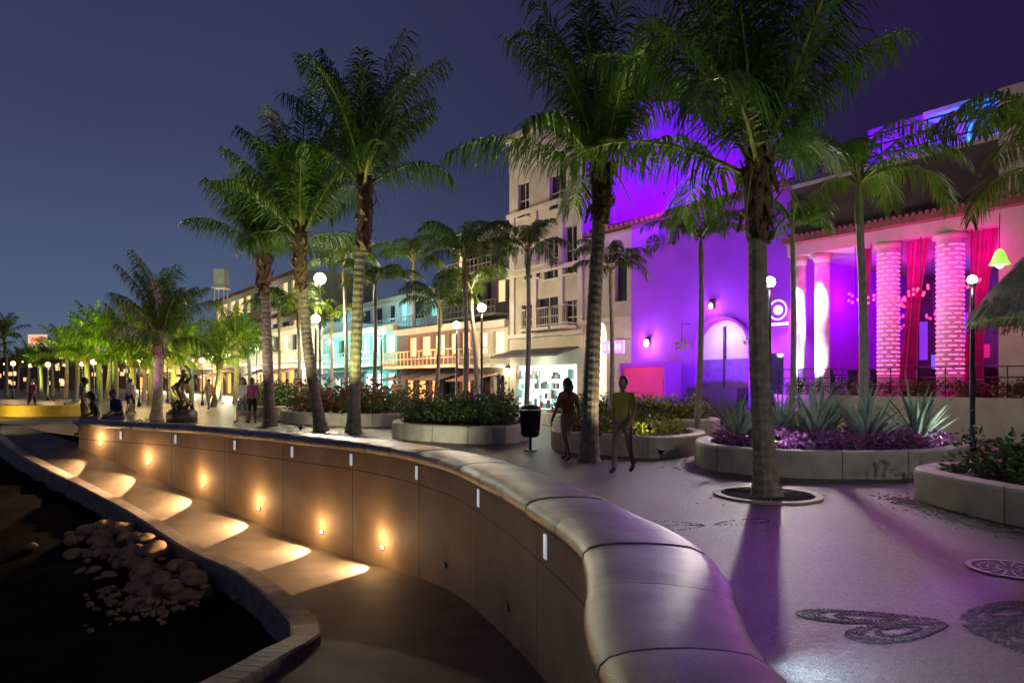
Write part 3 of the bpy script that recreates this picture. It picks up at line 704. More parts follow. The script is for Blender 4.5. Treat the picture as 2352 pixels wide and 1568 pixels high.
# --- low purple bar building
bar=empty('purple_bar_building')
S2=fs_(1450); a0,a1=fs_(1722),fs_(1600); zt=fz(1660,732)
mb=MB()
ops=[(a0,a1,.0,zt,3)]
d0,d1=fs_(1800),fs_(1745); ops.append((d0,d1,0,2.6,2))
wallgrid(mb,S1,S2,0,8.5,ops,0,2)
spandrel(mb,a0,a1,zt-1.2,zt,0)
fb(mb,S1,S1+.3,-9,-.3,0,8.5,0)
mb.add([W(S1,-.3,8.45),W(S2,-.3,8.45),(6,32.7,8.45),(16.5,30,8.45)],[(0,1,2,3)],0)
n=24;c=(a0+a1)/2;r=(a1-a0)/2
mb.tube([W(c-(r+.08)*math.cos(math.pi*k/n),.05,zt-1.2+1.25*math.sin(math.pi*k/n)) for k in range(n+1)],.09,6,4)
for s in (a0-.1,a1+.1): fb(mb,s-.1,s+.1,0.002,.1,0,zt-1.2,4)
rw=fs_(1502);zr=fz(1502,560); mb.tube([W(rw,.0,zr),W(rw,.06,zr)],.5,24,4); mb.tube([W(rw,.061,zr),W(rw,.07,zr)],.4,24,1)
for a in range(4): an=a*math.pi/4; mb.tube([W(rw-.4*math.cos(an),.08,zr-.4*math.sin(an)),W(rw+.4*math.cos(an),.08,zr+.4*math.sin(an))],.02,4,4)
fb(mb,a0+.05,a1-.05,-.2,.7,0,1.35,1)
fb(mb,a0,a1,-.2,-.12,1.352,2.45,5); fb(mb,c-.04,c+.04,-.2,-.1,1.36,zt-.3,1)
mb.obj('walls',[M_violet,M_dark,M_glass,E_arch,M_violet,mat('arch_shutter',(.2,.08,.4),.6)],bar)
mb=MB()
for i in range(34): s=S1+.1+i*(S2+2.6-S1-.1)/34; mb.tube([W(s,-.2,8.75),W(s,.45,8.5)],.1,6)
fb(mb,S1,S2+2.7,-.3,.35,8.48,8.56)
mb.obj('tile_coping',[M_tile],bar)
mb=MB(); q0,q1=fs_(1528,1.2),fs_(1430,1.2)
fb(mb,q0,q1,.4,1.2,0,fz(1480,842,1.2),0); fb(mb,q0-.12,q0,.38,1.26,0,fz(1480,838,1.2)+.1,1); fb(mb,q1,q1+.12,.38,1.26,0,fz(1480,838,1.2)+.1,1); fb(mb,q0,q1,.38,1.26,fz(1480,842,1.2)+.002,fz(1480,838,1.2)+.1,1)
fb(mb,q0+.1,q1-.1,1.2,1.23,.25,fz(1480,870,1.2),2); fb(mb,q0,q1,1.26,1.4,0,.9,1)
mb.obj('pink_booth',[M_pinkp,M_violet,M_pinkp],bar)
light('POINT','booth_lamp',W((q0+q1)/2,2.2,2.4),24,(1,.03,.3),bar,size=.1)
mb=MB()
for s in (a1+.3,a0-.5): x,y,_=W(s,.55,0); leaves(mb,(x,y,3.0),(.3,.3,.25),90,.14,rg,mi=0); mb.tube([W(s,.55,3.0),W(s,.55,3.9)],.01,4,1); mb.tube([W(s,.0,3.9),W(s,.57,3.9)],.015,4,1)
mb.obj('hanging_baskets',[M_bushy,M_metal],bar)
ls=fs_(1790);lz=fz(1790,712); mb=MB()
mb.tube([W(ls+.34*math.cos(a*math.pi/12),.1,lz+.34*math.sin(a*math.pi/12)) for a in range(25)],.03,6,0,caps=False)
mb.tube([W(ls,.04,lz),W(ls,.1,lz)],.17,16,0); fb(mb,ls-.4,ls+.4,.04,.1,lz-.55,lz-.46,0)
mb.obj('wall_emblem',[E_signw],bar)
def sconce(parent,s,z,col,p,E,r=.1):
    mb=MB(); fb(mb,s-.05,s+.05,0,.12,z-.05,z+.3,0); x,y,_=W(s,.2,0); mb.ball((x,y,z),r,1,10,8,(1,1,1.5)); mb.tube([(x,y,z+.16),(x,y,z+.26)],[.13,.03],8,0); mb.obj('wall_sconce',[M_metal,E],parent)
    light('POINT','sconce_light',W(s,.45,z+.0),p,col,parent,size=.08)
sconce(bar,fs_(1492),fz(1492,788),(.9,.7,1),70,E_lamp)
sconce(bar,fs_(1640),fz(1640,745)+.7,(.8,.6,1),22,E_lamp,.07)
light('POINT','arch_lamp',W(c,.5,3.4),40,(.9,.75,1),bar,size=.1)
light('POINT','arch_lamp',W(a0-.6,.6,2.6),40,(.9,.65,1),bar,size=.1)
PUR=(.32,.01,1)
for s,o,aS,z,p in ((8.3,4.2,8.2,4.3,1500),(11.5,4.2,11.3,5.0,1600),(7.0,3.0,6.9,5.2,850),(13.0,4,12.6,5.8,850)):
    flood(W(s,o,.35),W(aS,0,z),p,PUR,cone=125)

# --- tall building
tall=empty('tall_hotel_building')
S3=fs_(1340);S4=fs_(1170);HT=14.9
cx0,cy0,_=W(S3,0,0); mb=MB()
yb=cy0
mb.hexa([(cx0+.02,yb,0),(13.5,yb,0),(13.5,yb+.4,0),(cx0+.25,yb+.4,0),(cx0+.02,yb,HT+.1),(13.5,yb,HT+.1),(13.5,yb+.4,HT+.1),(cx0+.25,yb+.4,HT+.1)],0)
mb.box(13.2,13.5,yb+.4,yb+12,0,HT+.1,0)
mb.box(9.0,9.7,yb+.02,yb+.38,HT+.1,HT+.5,0)
mb.tube([(7.7,yb-.05,12.2),(7.7,yb+.01,12.2)],.16,14,1); mb.tube([(10.2,yb-.05,10.8),(10.2,yb+.01,10.8)],.12,14,1)
mb.obj('end_wall',[M_violet,M_dark],tall)
for x,pw,lx in ((5.5,2000,5.2),(8.8,1900,8.4),(12.2,2000,11.8)):
    flood((x+.4,26.6,8.9),(lx,yb,12.0),pw,(.36,.01,1),cone=115)
mb=MB()
wins=[(fs_(1282),fs_(1234),fz(1255,768),fz(1255,684),1),(fs_(1325),fs_(1297),fz(1310,628),fz(1310,520),1),(fs_(1325),fs_(1297),fz(1310,765),fz(1310,690),1),
 (fs_(1240),fs_(1205),fz(1220,640),fz(1220,560),1),(fs_(1285),fs_(1250),fz(1268,640),fz(1268,545),1),(fs_(1225),fs_(1198),fz(1212,765),fz(1212,700),1),(fs_(1325),fs_(1185),.15,fz(1250,838),2),
 (fs_(1215),fs_(1190),fz(1200,500),fz(1200,420),1),(fs_(1300),fs_(1262),fz(1280,480),fz(1280,400),1)]
wallgrid(mb,S3+.02,S4,0,HT,wins,0,1)
fb(mb,S4-.3,S4,-8,-.3,0,HT,0)
mb.add([W(S3+.3,-.3,HT-.1),W(S4,-.3,HT-.1),W(S4,-9,HT-.1),W(S3+.3,-9,HT-.1)],[(0,1,2,3)],0)
z=13.0
while z<HT-.3: fb(mb,S3+.05,S4,0.002,.04,z,z+.22,3); z+=.28
fb(mb,S3+.03,S4+.15,.0,.3,HT-.25,HT+.05,3)
for z in (3.9,7.2,10.5): fb(mb,S3+.05,S4+.1,.001,.16,z,z+.22,3)
for u in (1335,1230,1290,1180): s=fs_(u); fb(mb,s-.16,s+.16,.002,.1,4.12,10.5,3)
for o in wins[:6]+wins[7:]:
    fb(mb,o[0]-.08,o[1]+.08,.003,.12,o[2]-.1,o[2],3); c=(o[0]+o[1])/2; fb(mb,c-.03,c+.03,-.2,-.14,o[2],o[3],3); m_=(o[2]+o[3])/2; fb(mb,o[0],o[1],-.2,-.15,m_-.03,m_+.03,3)
mb.obj('street_facade',[M_beige,M_glass,E_shop,M_beige2],tall)
mb=MB()
for (u0,u1,zb_) in ((1290,1225,4.3),(1330,1296,4.3),(1290,1190,7.45)):
    s0,s1=fs_(u0),fs_(u1); fb(mb,s0,s1,.165,.9,zb_-.15,zb_,0)
    for z in (zb_+.1,zb_+.95): mb.tube([W(s0,.85,z),W(s1,.85,z)],.03,5,1); mb.tube([W(s0,.85,z),W(s0,.17,z)],.03,5,1)
    k=int((s1-s0)/.16)
    for i in range(k+1): s=s0+(s1-s0)*i/k; mb.tube([W(s,.85,zb_),W(s,.85,zb_+.95)],.014,4,1)
mb.obj('balconies',[M_beige2,M_beige2],tall)
mb=MB(); s0,s1=fs_(1330),fs_(1178)
mb.hexa([W(s0,0.01,3.3),W(s1,0.01,3.3),W(s1,0.01,3.2),W(s0,0.01,3.2),W(s0,1.5,2.9),W(s1,1.5,2.9),W(s1,1.5,2.8),W(s0,1.5,2.8)],0)
mb.obj('shop_awning',[M_dark],tall)
mb=MB()
for i in range(60):
    s=rg.uniform(s0+.4,s1-.4);h=rg.uniform(.15,.5);z=rg.choice((.2,.7,1.2,1.7)); wd=rg.uniform(.08,.3); fb(mb,s,s+wd,-.15+rg.random()*.05,-.05+rg.random()*.03,z,z+h,rg.choice((0,1,2,3,4)))
mb.obj('shop_goods',[M_white,M_redleaf,M_teal,M_brown,M_beige],tall)
light('POINT','shop_lamp',W((s0+s1)/2,1.2,2.4),170,(.8,1,.95),tall,size=.3)
sconce(tall,fs_(1170),fz(1170,865)+.3,(1,.95,.8),50,E_lamp,.15)
light('SPOT','roof_wash',W(S4+1,3.2,6.5),480,(1,.9,.7),tall,aim=W(S4-2.5,0,13),cone=80,size=.2)
lk=empty('beige_link_building')
mb=MB(); e0,e1=fs_(1393),fs_(1345)
wallgrid(mb,S2+.01,S3-.01,0,8.4,[(e0,e1,0,fz(1370,730),2),(fs_(1440),fs_(1412),5.2,7.0,1)],0,1)
spandrel(mb,e0,e1,fz(1370,730)-.8,fz(1370,730),0)
fb(mb,S2+.02,S3-.02,.002,.15,4.3,4.5,3)
mb.obj('walls',[M_beige,M_glass,em('door_interior_glow',(1,.72,.45),1.3),M_beige2],lk)
mb=MB(); x0,x1=fs_(1433,.6),fs_(1385,.6); zc=fz(1410,797,.6)
fb(mb,x0,x1,.55,.62,zc-.28,zc+.28,0)
for i in range(5): s=x0+.2+i*(x1-x0-.4)/4; mb.tube([W(s,.66,zc-.12),W(s,.66,zc+.12)],.04,5,1)
mb.tube([W(x0+.2,0,zc+.35),W(x0+.2,.9,zc+.35)],.02,5,2)
mb.obj('hanging_sign',[E_sign,E_signw,M_metal],lk)
light('POINT','door_lamp',W((e0+e1)/2,.8,3.2),40,(1,.8,.6),lk,size=.1)

def block(name,u0,u1,vtop,m,depth=8,o=0,storeys=2,nw=4,winm=None,trim=None,ground=None,lit=.5):
    root=empty(name); s0,s1=fs_(u0,o),fs_(u1,o); H=fz((u0+u1)/2,vtop,o); mb=MB(); sh=H/storeys; ops=[]; rg=random.Random(int(u0))
    for j in range(storeys):
        a=s0+.4
        while a<s1-1:
            wd=(s1-s0)/nw*rg.uniform(.4,.75); b3=min(a+wd,s1-.3); mi=2 if rg.random()<lit else 1
            if j==0: ops.append((a,b3,.1,sh*.78,rg.choice((3,3,1)) if ground else mi))
            else: ops.append((a,b3,j*sh+sh*.3,j*sh+sh*.8,mi))
            a=b3+(s1-s0)/nw*rg.uniform(.2,.45)
    wallgrid(mb,s0,s1,0,H,ops,0,1)
    fb(mb,s0,s0+.3,-depth,-.3,0,H,0); fb(mb,s1-.3,s1,-depth,-.3,0,H,0)
    mb.add([W(s0,0-.3,H-.1),W(s1,-.3,H-.1),W(s1,-depth,H-.1),W(s0,-depth,H-.1)],[(0,1,2,3)],0)
    fb(mb,s0-.1,s1+.1,.002,.35,H-.3,H+.1,4)
    for j in range(1,storeys):
        fb(mb,s0,s1,.003,1.2,j*sh-.1,j*sh+.08,4)
        for z in (j*sh+.5,j*sh+1.0): mb.tube([W(s0,1.15,z),W(s1,1.15,z)],.04,4,4)
        k=max(1,int((s1-s0)/.5))
        for i in range(k+1): s=s0+(s1-s0)*i/k; mb.tube([W(s,1.15,j*sh),W(s,1.15,j*sh+1)],.03,4,4)
    a=s0+.5
    while a<s1-2:
        wd=rg.uniform(2.5,4.5); b3=min(a+wd,s1-.2)
        if rg.random()<.7: mb.hexa([W(a,.4,sh*.82),W(b3,.4,sh*.82),W(b3,.4,sh*.82+.06),W(a,.4,sh*.82+.06),W(a,2.2,sh*.64),W(b3,2.2,sh*.64),W(b3,2.2,sh*.64+.06),W(a,2.2,sh*.64+.06)],rg.choice((5,6)))
        a=b3+.5
    mb.v=[(v[0]+o*NX,v[1]+o*NY,v[2]) for v in mb.v]
    mb.obj('structure',[m,M_glass,winm or E_win,ground or E_shopw,trim or M_beige2,M_tile,M_dark],root)
    return root,s0,s1,H
b1=block('beige_corner_building',1168,1092,742,M_beige,8,0,2,2)
block('dark_hotel_building',1168,1040,535,M_brown,8,-6,4,4,lit=.15)
b2=block('balcony_restaurant_building',1088,915,752,M_brown,9,0,2,5,winm=E_shopw,ground=E_shopw,lit=.9)
b3_=block('white_terrace_building',1010,760,690,M_white,9,-6,3,8,winm=E_teal,lit=.3)
b4=block('teal_shop_building',912,745,760,M_teal,9,0,2,6,winm=E_teal,ground=E_shop)
b5=block('bright_shop_building',742,560,755,M_white,9,0,2,9,ground=E_shopw,lit=.7)
b6=block('white_hotel_building',690,495,655,M_white,10,-8,3,9,trim=M_tile,lit=.5)
b7=block('distant_town_building',555,330,800,M_beige,10,0,2,14,ground=E_shopw,lit=.8)
b8=block('far_promenade_building',328,190,835,M_beige,10,0,2,16,ground=E_shopw,lit=.9)
for (b_,o,p,col,n) in ((b2,2.5,560,(1,.42,.1),2),(b4,3,1100,(.4,1,.95),2),(b5,3,1300,(1,.88,.6),3),(b7,3,2200,(1,.75,.4),3)):
    for i in range(n): s=b_[1]+(b_[2]-b_[1])*(i+.5)/n; light('POINT','awning_lamp',W(s,o,3.2),p,col,b_[0],size=.4)
for (b_,o,z,p,col) in ((b3_,-3.2,7.0,380,(.4,.85,1)),(b6,-5,11,500,(1,.8,.6))):
    for i in range(2): s=b_[1]+(b_[2]-b_[1])*(i+.5)/2; light('POINT','terrace_lamp',W(s,o+.0,z),p,col,b_[0],size=.4)
mb=MB(); x,y,z=dp(508,642,90); mb.box(x-.7,x+.7,y-.7,y+.7,z-1.0,z+1.3,0); mb.box(x-.9,x+.9,y-.9,y+.9,z-1.2,z-1.0,0)
for a in(-.6,.6):
    for c_ in (-.6,.6): mb.tube([(x+a,y+c_,z-4),(x+a,y+c_,z-1.2)],.06,4)
mb.obj('rooftop_water_tank',[M_white])
mb=MB(); rg=random.Random(4)
for i in range(12):
    u=rg.uniform(-120,330);D=rg.uniform(140,200);x=(u-CU)/F*D;wd=rg.uniform(5,10);h=rg.uniform(4,9)
    mb.box(x-wd,x+wd,D,D+10,0,h,0)
    for k in range(16): xx=x-wd+1+rg.random()*(2*wd-3); zz=rg.uniform(.5,h-1.5); mb.box(xx,xx+.9,D-.05,D-.02,zz,zz+.8,1)
mb.obj('distant_town',[M_brown,E_win])
x,y,z=dp(84,782,110); mb=MB(); mb.box(x-1.4,x+1.4,y,y+.5,z-1.0,z+1.0,0); mb.tube([(x,y+.2,0),(x,y+.2,z-1.0)],.2,8,1)
mb.box(x-.9,x+.9,y-.06,y-.02,z-.2,z+.5,2); mb.obj('lit_pylon_sign',[em('pylon_glow',(1,.6,.35),.9),M_metal,em('red_sign_mark',(1,.15,.05),1.2)])

# ------------------------------------------------------------------ street lamps
def lamp(u,v,h,p,col=(1,.82,.55),E=None,D=None,r=.2):
    D=D or (h-CAMH)*F/(HV-v); x=(u-CU)/F*D; return slamp(x,D,h,p,col,E,r)
def slamp(x,y,h,p,col=(1,.82,.55),E=None,r=.2):
    root=empty('street_lamp',(x,y,0)); mb=MB()
    mb.tube([(0,0,0),(0,0,.25),(0,0,.3),(0,0,h-.5),(0,0,h-r-.01)],[.12,.1,.06,.045,.04],10,0)
    mb.tube([(0,0,h-r-.05),(0,0,h-r+.02)],[.05,.11],10,0); mb.tube([(0,0,h+r),(0,0,h+r+.05)],[.06,.01],12,0)
    mb.ball((0,0,h),r,1,14,10); mb.obj('post_and_globe',[M_metal,E or E_lamp],root,smooth=True)
    if p: light('POINT','lamp_light',(x,y,h),p,col,root,size=.15).location=(x+(r+.08)*(-1 if x>0 else 1),y-r-.08,h)
    return root,x,y,h
l1=lamp(1768,648,4.5,260,(1,.88,.75),E_cool,r=.16); light('SPOT','lamp_reflector',(l1[1]-.25,l1[2]-.35,4.45),1300,(1,.88,.8),l1[0],aim=(2.6,6.5,0),cone=66,size=.12,blend=.8)
lamp(725,732,4.5,800,r=.2); lamp(1048,747,4.5,520,(1,.9,.7),r=.2); lamp(876,762,4.5,450,(.85,1,.95),E_cool,r=.2)
lamp(735,640,6.9,1500,r=.3); lamp(590,800,4.5,700,(1,.9,.5),r=.22); lamp(487,822,4.5,700,(1,.9,.5),r=.25); lamp(660,822,4.5,500,r=.22); lamp(758,785,4.5,500,r=.2)
lamp(345,835,4.5,900,(1,.85,.4),r=.25); lamp(250,845,4.5,900,(1,.85,.4),r=.28); lamp(540,832,4.5,700,r=.28); lamp(430,838,4.5,700,(1,.85,.45),r=.28)
for (u,D,h) in ((30,62,3.2),(70,80,3.4),(110,58,3.0),(150,84,3.6),(188,64,3.2),(215,50,3.0),(290,58,3.4),(320,44,3.0),(12,96,4),(52,118,5),(135,110,4.4),(385,52,3.2),(465,46,3.0)):
    lamp(u,0,h,260 if D<70 else 0,(1,.6,.25),E_amber,D=D,r=.2)
slamp(8.6,.8,4.6,620,(.95,.95,.9)); slamp(10.45,15.5,3.9,70,(1,.85,.9),r=.1)
slamp(-1.2,27,4.5,260,r=.17)
p,t,n,zr=wall_at(s_near(.68,3.9)); q=p+n*(.24*kr(p.y)+.01)
mb=MB(); a=q-t*.08;b4_=q+t*.08
mb.hexa([(a.x,a.y,.14),(b4_.x,b4_.y,.14),(b4_.x+n.x*.02,b4_.y+n.y*.02,.14),(a.x+n.x*.02,a.y+n.y*.02,.14),(a.x,a.y,.24),(b4_.x,b4_.y,.24),(b4_.x+n.x*.02,b4_.y+n.y*.02,.24),(a.x+n.x*.02,a.y+n.y*.02,.24)])
mb.obj('bench_side_light',[E_cool],wall); light('SPOT','bench_side_spot',(q.x+n.x*.1,q.y+n.y*.1,.30),420,(.55,.78,1),wall,aim=(q.x+n.x*1.5,q.y+n.y*1.5-.1,0),cone=85,size=.05,blend=.9)
for (u,D,col,p) in ((150,60,(.75,1,.1),3600),(225,44,(.7,1,.05),2600),(275,38,(.85,1,.1),1500),(350,50,(.7,1,.12),2000),(450,45,(.9,1,.15),1800),(560,45,(.9,1,.3),1200),(70,85,(.6,1,.12),4500),(510,36,(1,.95,.1),600),(190,52,(.8,1,.05),2200)):
    x=(u-CU)/F*D; flood((x,D-3.2,.3),(x+.2,D,4.6),p,col,110,nm='tree_uplight')
for (x,y,aim,p,col) in ((-15.6,26,(-14.6,28,4.5),800,(.75,.35,.75)),(-9.6,22.3,(-8.5,23.9,6.5),900,(.75,.6,.6)),(-5.3,19.6,(-4.9,21,9),1500,(.9,1,.4)),(-7.4,20.4,(-6.5,21.8,8),900,(.8,.7,.5)),(2.3,13.0,(1.6,13.6,4.0),200,(1,.9,.55)),(1.9,14.9,(1.8,13.6,7.5),900,(.85,1,.3)),(4.5,11.8,(3.5,9.6,6.2),450,(.8,1,.25)),(2.5,11.4,(3.4,9.6,6),220,(.9,1,.3)),(7.0,14.6,(6.7,13.3,6),420,(.7,1,.2)),(8.6,11.4,(9.2,11.4,7),420,(.6,1,.2))):
    flood((x,y,.5 if (x>1.2 and x!=2.3) else .12),aim,p,col,75,nm='tree_uplight')
for (x,y,aim,p,col) in ((-2.6,16.6,(-1.8,19,.9),70,(1,.95,.7)),(-6.9,22.4,(-6,25,1.0),100,(1,.9,.7)),(4.6,11.8,(6.0,13.3,.9),22,(.85,.8,1)),(7.9,12.0,(7,13.2,1.0),22,(.85,1,.9)),(2.9,14.5,(2.6,16,.8),14,(1,1,.5))):
    flood((x,y,.1 if x<2 else .62),aim,p,col,120,nm='plant_fill')  # added fill lights that brighten dark hedges and agaves
for (s,aim,p) in ((0.2,(3.6,4.6,0),300),(3.2,(2.2,9,0),160)):
    flood(W(s,.9,7.2),aim,p,(.6,.22,1),75)
flood(W(-2,.9,7.0),(1.4,1.7,0),3200,(.4,.06,1),28)

# ------------------------------------------------------------------ thatched umbrella & bell lamp
um=empty('thatched_umbrella',(0,0,.15)); ux,uy=9.35,12.0; mb=MB(); rg=random.Random(8)
mb.tube([(ux,uy,-.15),(ux,uy,3.9)],.06,8,1)
for i in range(3200):
    a=rg.random()*6.283; t=rg.random()**.7; r0=1.0*t; z0=3.85-1.15*t**1.2+rg.uniform(-.03,.06); L=.4*rg.uniform(.7,1.2)
    r1=r0+L*.66; z1_=z0-L*(.55+.35*t); w_=.010
    d=Vector((math.cos(a),math.sin(a),0)); s_=Vector((-d.y,d.x,0))*w_
    p_=Vector((ux,uy,z0))+d*r0; q_=Vector((ux,uy,z1_))+d*r1+Vector((rg.uniform(-.04,.04),rg.uniform(-.04,.04),0)); mb.add([p_-s_,p_+s_,q_+s_,q_-s_],[(0,1,2,3)],0)
mb.tube([(ux,uy,2.5),(ux,uy,3.0),(ux,uy,3.75)],[1.1,.85,.05],24,0,caps=False)
mb.obj('thatch_and_pole',[M_thatch,M_bark2],um)
gl=empty('bell_pendant_lamp'); mb=MB(); x,y,z=dp(2296,590,17.5); mb.tube([(x,y,z-.2),(x,y,z-.14),(x,y,z+.0),(x,y,z+.14),(x,y,z+.2)],[.24,.2,.15,.1,.04],14,0); mb.tube([(x,y,z+.2),(x,y,5.9)],.012,4,1); mb.ball((x,y,z-.2),.09,2,8,6)
mb.obj('shade_and_cord',[E_green,M_metal,E_lamp],gl)

# ------------------------------------------------------------------ litter bin
lb=empty('litter_bin',(.42,15.7,0)); mb=MB()
mb.tube([(0,0,0),(0,0,.5)],.035,8); mb.tube([(0,0,.0),(0,0,.03)],.16,12)
mb.tube([(0,0,.32),(0,0,.36),(0,0,.9),(0,0,.93)],[.17,.19,.225,.235],20)
for k in range(20): a=k*math.pi/10; mb.tube([(.2*math.cos(a),.2*math.sin(a),.36),(.235*math.cos(a),.235*math.sin(a),.9)],.012,4)
for z in (.45,.82): mb.tube([((.2+.04*(z-.36)/.5+.012)*math.cos(a*.31416),(.2+.04*(z-.36)/.5+.012)*math.sin(a*.31416),z) for a in range(21)],.012,5,0,caps=False)
mb.tube([(0,0,.95),(0,0,1.02),(0,0,1.06)],[.25,.23,.1],20); mb.tube([(-.22,0,.9),(-.22,0,1.0)],.02,5); mb.tube([(.22,0,.9),(.22,0,1.0)],.02,5)
mb.obj('bin_body',[M_metal],lb)

# ------------------------------------------------------------------ people
SK=mat('skin',(.35,.2,.13),.5,var=.08); SK2=mat('skin_tan',(.25,.14,.09),.5,var=.08); HAIR=mat('dark_hair',(.02,.013,.01),.5,var=.3,scale=30)
CL={k:mat('cloth_'+k,c,.85,var=.15,scale=20) for k,c in dict(white=(.6,.58,.55),olive=(.42,.40,.04),navy=(.03,.04,.09),pink=(.5,.1,.25),khaki=(.3,.24,.15),denim=(.06,.09,.18),black=(.02,.02,.02),tan=(.3,.2,.14),rust=(.3,.1,.05)).items()}
def person(x,y,z,head,pose,skin,shirt,pants,h=1.7,long=False,shorts=True,nm='person'):
    J={}
    J.update(pel=(0,0,.93),spi=(0,0,1.13),che=(0,.0,1.33),nek=(0,0,1.46),hb=(0,.015,1.53),hm=(0,.02,1.62),ht=(0,.01,1.69))
    for s,k in ((-1,'l'),(1,'r')):
        J['hip'+k]=(s*.09,0,.87)
        if pose=='walk':
            f=.13*s; J['kne'+k]=(s*.095,.06+f*.8,.49); J['ank'+k]=(s*.095,f*1.5-.02,.08 if s>0 else .11); J['toe'+k]=(s*.1,f*1.5+.13,.035); J['elb'+k]=(s*.24,-f*.6-.02,1.11); J['wri'+k]=(s*.23,-f*1.1+.08,.88); J['pal'+k]=(s*.22,-f*1.15+.11,.81)
        elif pose=='sit':
            J['hip'+k]=(s*.1,.03,.88); J['kne'+k]=(s*.13,.45,.9); J['ank'+k]=(s*.13,.46,.48); J['toe'+k]=(s*.14,.6,.43); J['elb'+k]=(s*.24,.1,1.08); J['wri'+k]=(s*.15,.32,1.0); J['pal'+k]=(s*.13,.39,.98)
        else:
            J['kne'+k]=(s*.1,.02,.49); J['ank'+k]=(s*.11,-.01,.08); J['toe'+k]=(s*.13,.13,.035); J['elb'+k]=(s*.26,-.02,1.11); J['wri'+k]=(s*.25,.08,.88); J['pal'+k]=(s*.24,.11,.81)
        J['sho'+k]=(s*.175,0,1.385)
    if pose=='sit':
        for k in('spi','che','nek','hb','hm','ht','shol','shor'): v=J[k]; J[k]=(v[0],v[1]+(v[2]-.93)*.28,v[2]-.02)
    Rr=dict(pel=.15,spi=.13,che=.15,nek=.055,hb=.062,hm=.085,ht=.07,hip=.105,kne=.064,ank=.042,toe=.04,sho=.075,elb=.047,wri=.03,pal=.034)
    names=list(J); E=[('pel','spi','S'),('spi','che','S'),('che','nek','S'),('nek','hb','K'),('hb','hm','K'),('hm','ht','H')]
    for k in 'lr': E+=[('pel','hip'+k,'P'),('hip'+k,'kne'+k,'P'),('kne'+k,'ank'+k,'K' if shorts else 'P'),('ank'+k,'toe'+k,'B'),('che','sho'+k,'S'),('sho'+k,'elb'+k,'A'),('elb'+k,'wri'+k,'K'),('wri'+k,'pal'+k,'K')]
    me=bpy.data.meshes.new('sk'); me.from_pydata([J[n] for n in names],[(names.index(a),names.index(b_)) for a,b_,_ in E],[])
    o=bpy.data.objects.new('sk',me); scene.collection.objects.link(o); m=o.modifiers.new('s','SKIN')
    if not me.skin_vertices:
        bpy.context.view_layer.objects.active=o; bpy.ops.mesh.customdata_skin_add()
    for i,n in enumerate(names):
        r=Rr[n] if n in Rr else Rr[n[:3]]; me.skin_vertices[0].data[i].radius=(r,r*.72 if n in('pel','spi','che') else r); me.skin_vertices[0].data[i].use_root=(n=='pel')
    o.modifiers.new('ss','SUBSURF').levels=2; o.modifiers['ss'].render_levels=2
    dg=bpy.context.evaluated_depsgraph_get(); dg.update(); m2=bpy.data.meshes.new_from_object(o.evaluated_get(dg)); bpy.data.objects.remove(o)
    mats={'S':0,'A':0,'P':1,'K':2,'H':3,'B':4}
    mb=MB(); mb.v=[tuple(v.co) for v in m2.vertices]
    segs=[(Vector(J[a]),Vector(J[b_]),l) for a,b_,l in E]
    for p in m2.polygons:
        c=p.center; best=None
        for a,b_,l in segs:
            ab=b_-a; t=max(0,min(1,(c-a).dot(ab)/ab.dot(ab))); d=(c-(a+ab*t)).length
            if best is None or d<best[0]: best=(d,l,t)
        mb.f.append(tuple(p.vertices)); mb.m.append(mats[best[1]])
    hc=Vector(J['hm'])
    mb.ball((hc.x,hc.y+.015,hc.z+.01),.088,2,14,10,(.86,1.02,1.22)); mb.ball((hc.x,hc.y-.018,hc.z+.035),.096,3,14,10,(.93,1.0,1.08))
    mb.ball((hc.x,hc.y+.108,hc.z-.005),.014,2,6,5,(.8,1,1.6)); mb.ball((hc.x,hc.y+.098,hc.z-.045),.018,5,8,4,(1.3,.5,.35))
    for s in(-1,1): mb.ball((hc.x+s*.03,hc.y+.092,hc.z+.02),.011,4,6,4); mb.ball((hc.x+s*.08,hc.y+.005,hc.z),.02,2,6,5,(.5,.9,1.4))
    if long: mb.tube([hc+Vector((0,-.06,.05)),hc+Vector((0,-.1,-.08)),hc+Vector((0,-.1,-.25))],[.08,.085,.03],8,3)
    for k,s in (('l',-1),('r',1)):
        P_=Vector(J['pal'+k]);Wv=(P_-Vector(J['wri'+k])).normalized(); fwd=Vector((0,1,0)); ax=(fwd-Wv*fwd.dot(Wv)).normalized(); inn=Vector((-s,0,0))
        for i,L in enumerate((.065,.075,.07,.055)):
            b0=P_+Wv*.02+ax*(.024-.016*i); mb.tube([b0,b0+Wv*L*.5+inn*.004,b0+Wv*L*.9+inn*.02],[.009,.008,.006],6,2)
        b0=P_+ax*.028-Wv*.02; mb.tube([b0,b0+ax*.02+Wv*.03+inn*.01,b0+ax*.025+Wv*.055+inn*.02],[.011,.01,.007],6,2)
    ob=mb.obj(nm,[CL[shirt] if shirt else skin,CL[pants],skin,HAIR,M_dark,CL['pink']],smooth=True)
    k=h/1.7; ob.scale=(k,k,k); ob.location=(x,y,z); ob.rotation_euler=(0,0,head); return ob
g=gp(180,1000,-.08); person(g.x-.2,g.y+.6,-.05,-1.2,'stand',SK2,None,'khaki',1.72)
bx,by=-11.9,20.1
bench=empty('stone_bench',(bx,by,0)); mb=MB(); mb.box(-.9,.9,-.25,.25,.36,.46,0); mb.box(-.75,-.55,-.2,.2,0,.36,0); mb.box(.55,.75,-.2,.2,0,.36,0); mb.obj('seat_and_legs',[M_planter],bench)
person(bx+.35,by+.02,-.37,math.radians(150),'sit',SK2,'navy','denim',1.7); person(bx-.3,by+.02,-.37,math.radians(110),'sit',SK,'black','khaki',1.65,True)
